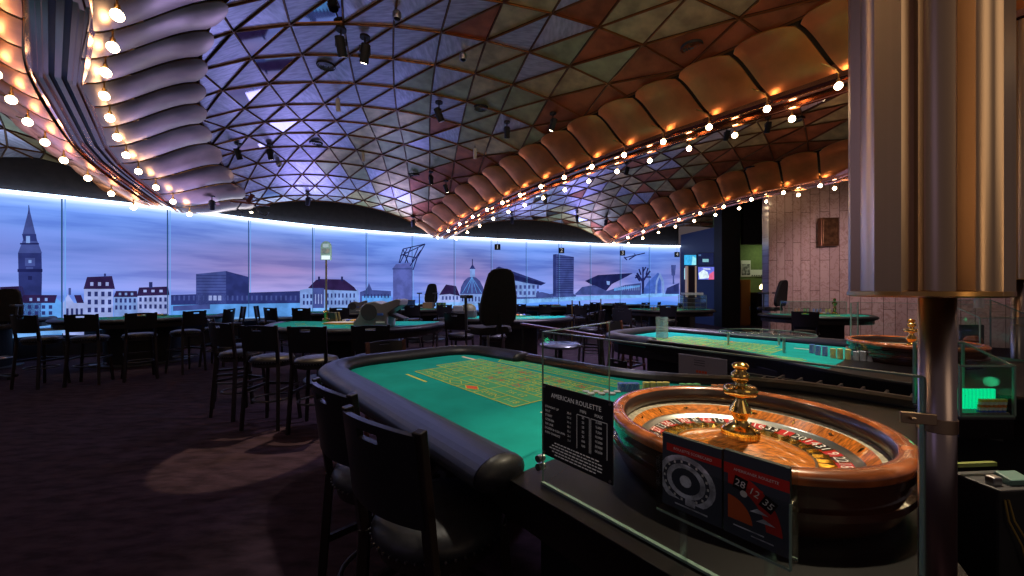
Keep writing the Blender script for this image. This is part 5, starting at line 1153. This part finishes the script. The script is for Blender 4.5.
for k, (x, y, lit, nm) in enumerate([(341, 22, 0, 'unlit black spotlight, left of the topmost pair on the ceiling'), (365, 30, 1, 'lit black spotlight, right of the topmost pair on the ceiling'), (238, 139, 0, 'unlit black spotlight on the left vault, nearest the curved copper sheets'), (270, 140, 1, 'lit black spotlight on the left vault, right of the unlit one'), (439, 97, 0, 'black spotlight alone under the dark mirror panels'), (507, 117, 0, 'black spotlight just right of the round vent, under the gold panels'), (553, 108, 1, 'lit black spotlight above the copper sheets of the middle beam'), (431, 168, 1, 'lit spotlight left of a close pair near the middle beam foot'), (446, 177, 1, 'lit spotlight right of a close pair near the middle beam foot'), (545, 186, 0, 'black spotlight hanging in the second vault beyond the bulbs'), (577, 210, 0, 'small black spotlight at the back of the second vault'), (606, 214, 0, 'small black spotlight near the foot of the right beam'), (627, 160, 0, 'black spotlight just below the bulbs of the middle beam'), (768, 113, 0, 'black spotlight between the two bulb rows at the right'), (512, 212, 0, 'small black spotlight over the printed dome'), (212, 192, 1, 'lit spotlight low at the foot of the left beam'), (308, 190, 0, 'black spotlight on the vault edge above the pole sign'), (413, 214, 1, 'small lit spotlight just left of the middle beam foot'), (727, 122, 0, 'small dark spotlight above the middle of the second vault bulbs')]):
    hang(SPL if lit else SPD, (x, y), random.uniform(-1, 1), nm, 'ceiling spotlights', 1.0 if y > 100 else 1.15)
def ceil_thing(name, cat, px, build, label, group=None):
    h = ceil_hit(*px)
    if h is None: return
    t = empty(name, (h.x, h.y, h.z-.07), 0, label, cat, group); build(t)
def vent(t):
    b = MB(); b.lathe([(.15, -.035), (.16, -.02), (.16, 0)], 28, caps=False); obj('outer_ring', b, M['black'], t, smooth=True)
    b = MB()
    for r in (.13, .095, .06): b.lathe([(r, -.03), (r-.02, -.012)], 28, caps=False)
    b.lathe([(.03, -.04), (0, -.045)], 20); obj('louvre_rings', b, M['dgrey'], t, smooth=True)
for px, nm in [((326, 61), 'round vent highest up in the left vault'), ((316, 140), 'round vent in the blue-lit middle of the left vault'), ((414, 172), 'small round vent near the middle beam foot'), ((481, 104), 'round vent among the gold panels'), ((692, 41), 'round vent among the copper panels at the upper right'), ((751, 165), 'round vent above the sheets of the right beam'), ((797, 116), 'round vent just below the middle beam, near the metal column')]:
    ceil_thing('round_vent', 'vent', px, vent, nm, 'round ceiling vents')
def camd(t):
    b = MB(); b.lathe([(.055, -.14), (.065, -.12), (.065, -.05), (.04, -.02), (.012, -.01), (.012, 0)], 20); obj('housing', b, M['steel'], t, smooth=True)
    b = MB(); b.lathe([(0, -.165), (.03, -.16), (.05, -.14)], 20); obj('dark_dome', b, M['gloss'], t, smooth=True)
for px, nm in [((463, 48), 'silver camera dome among the gold panels at the top'), ((279, 158), 'silver camera dome below the lit spotlight on the left vault'), ((397, 5), 'small silver dome at the top edge of the picture')]:
    ceil_thing('dome_camera', 'camera', px, camd, nm, 'ceiling dome cameras')
def wcan(t):
    b = MB(); b.lathe([(.01, -.1), (.01, 0)], 8); obj('stem', b, M['black'], t); b = MB(); b.M = Matrix.Translation((0, 0, -.2)) @ Matrix.Rotation(.15, 4, 'X'); b.lathe([(.04, -.13), (.045, -.12), (.045, .12), (.03, .13)], 20); obj('pale_can', b, mat('pale_can', (.55, .5, .42), .4), t, smooth=True)
for px, nm in [((475, 143), 'pale cylindrical spotlight against the copper panels'), ((338, 92), 'pale cylindrical spotlight in front of the mirror panels'), ((363, 147), 'small pale cylindrical spotlight in the middle of the left vault')]:
    ceil_thing('pale_spotlight', 'spotlight', px, wcan, nm, 'pale cylindrical spotlights')
h = Vector((-7.2, 10.6, 3.9)); t = empty('track_fixture_cluster', h, .6, 'cluster of red and black fixtures with hook arms at the left beam foot', 'light fixture')
b = MB(); b.box((0, 0, 0), (.9, .05, .05)); obj('track', b, mat('dark_red_track', (.16, .03, .02), .4), t); b = MB(); b.tube([(.1, 0, 0), (.2, -.1, -.25), (.35, -.1, -.32), (.42, -.1, -.2)], .02, 8); b.tube([(-.2, 0, 0), (-.3, -.1, -.2), (-.15, -.1, -.3)], .02, 8); obj('hook_arms', b, M['dgrey'], t, smooth=True)
b = MB(); b.box((.0, 0, .14), (.10, .10, .26), Matrix.Rotation(.5, 3, 'Y')); obj('housing', b, mat('dark_red_housing', (.10, .02, .02), .5), t, bevel=.01)
b = MB(); b.lathe([(0, 0), (.035, .0), (.035, .03)], 12, (.02, -.1, -.27)); obj('lamp', b, M['lens'], t)
b = MB(); b.bar((0, 0, .02), (0, 0, .3), .02, .02); obj('drop_rod', b, M['black'], t)
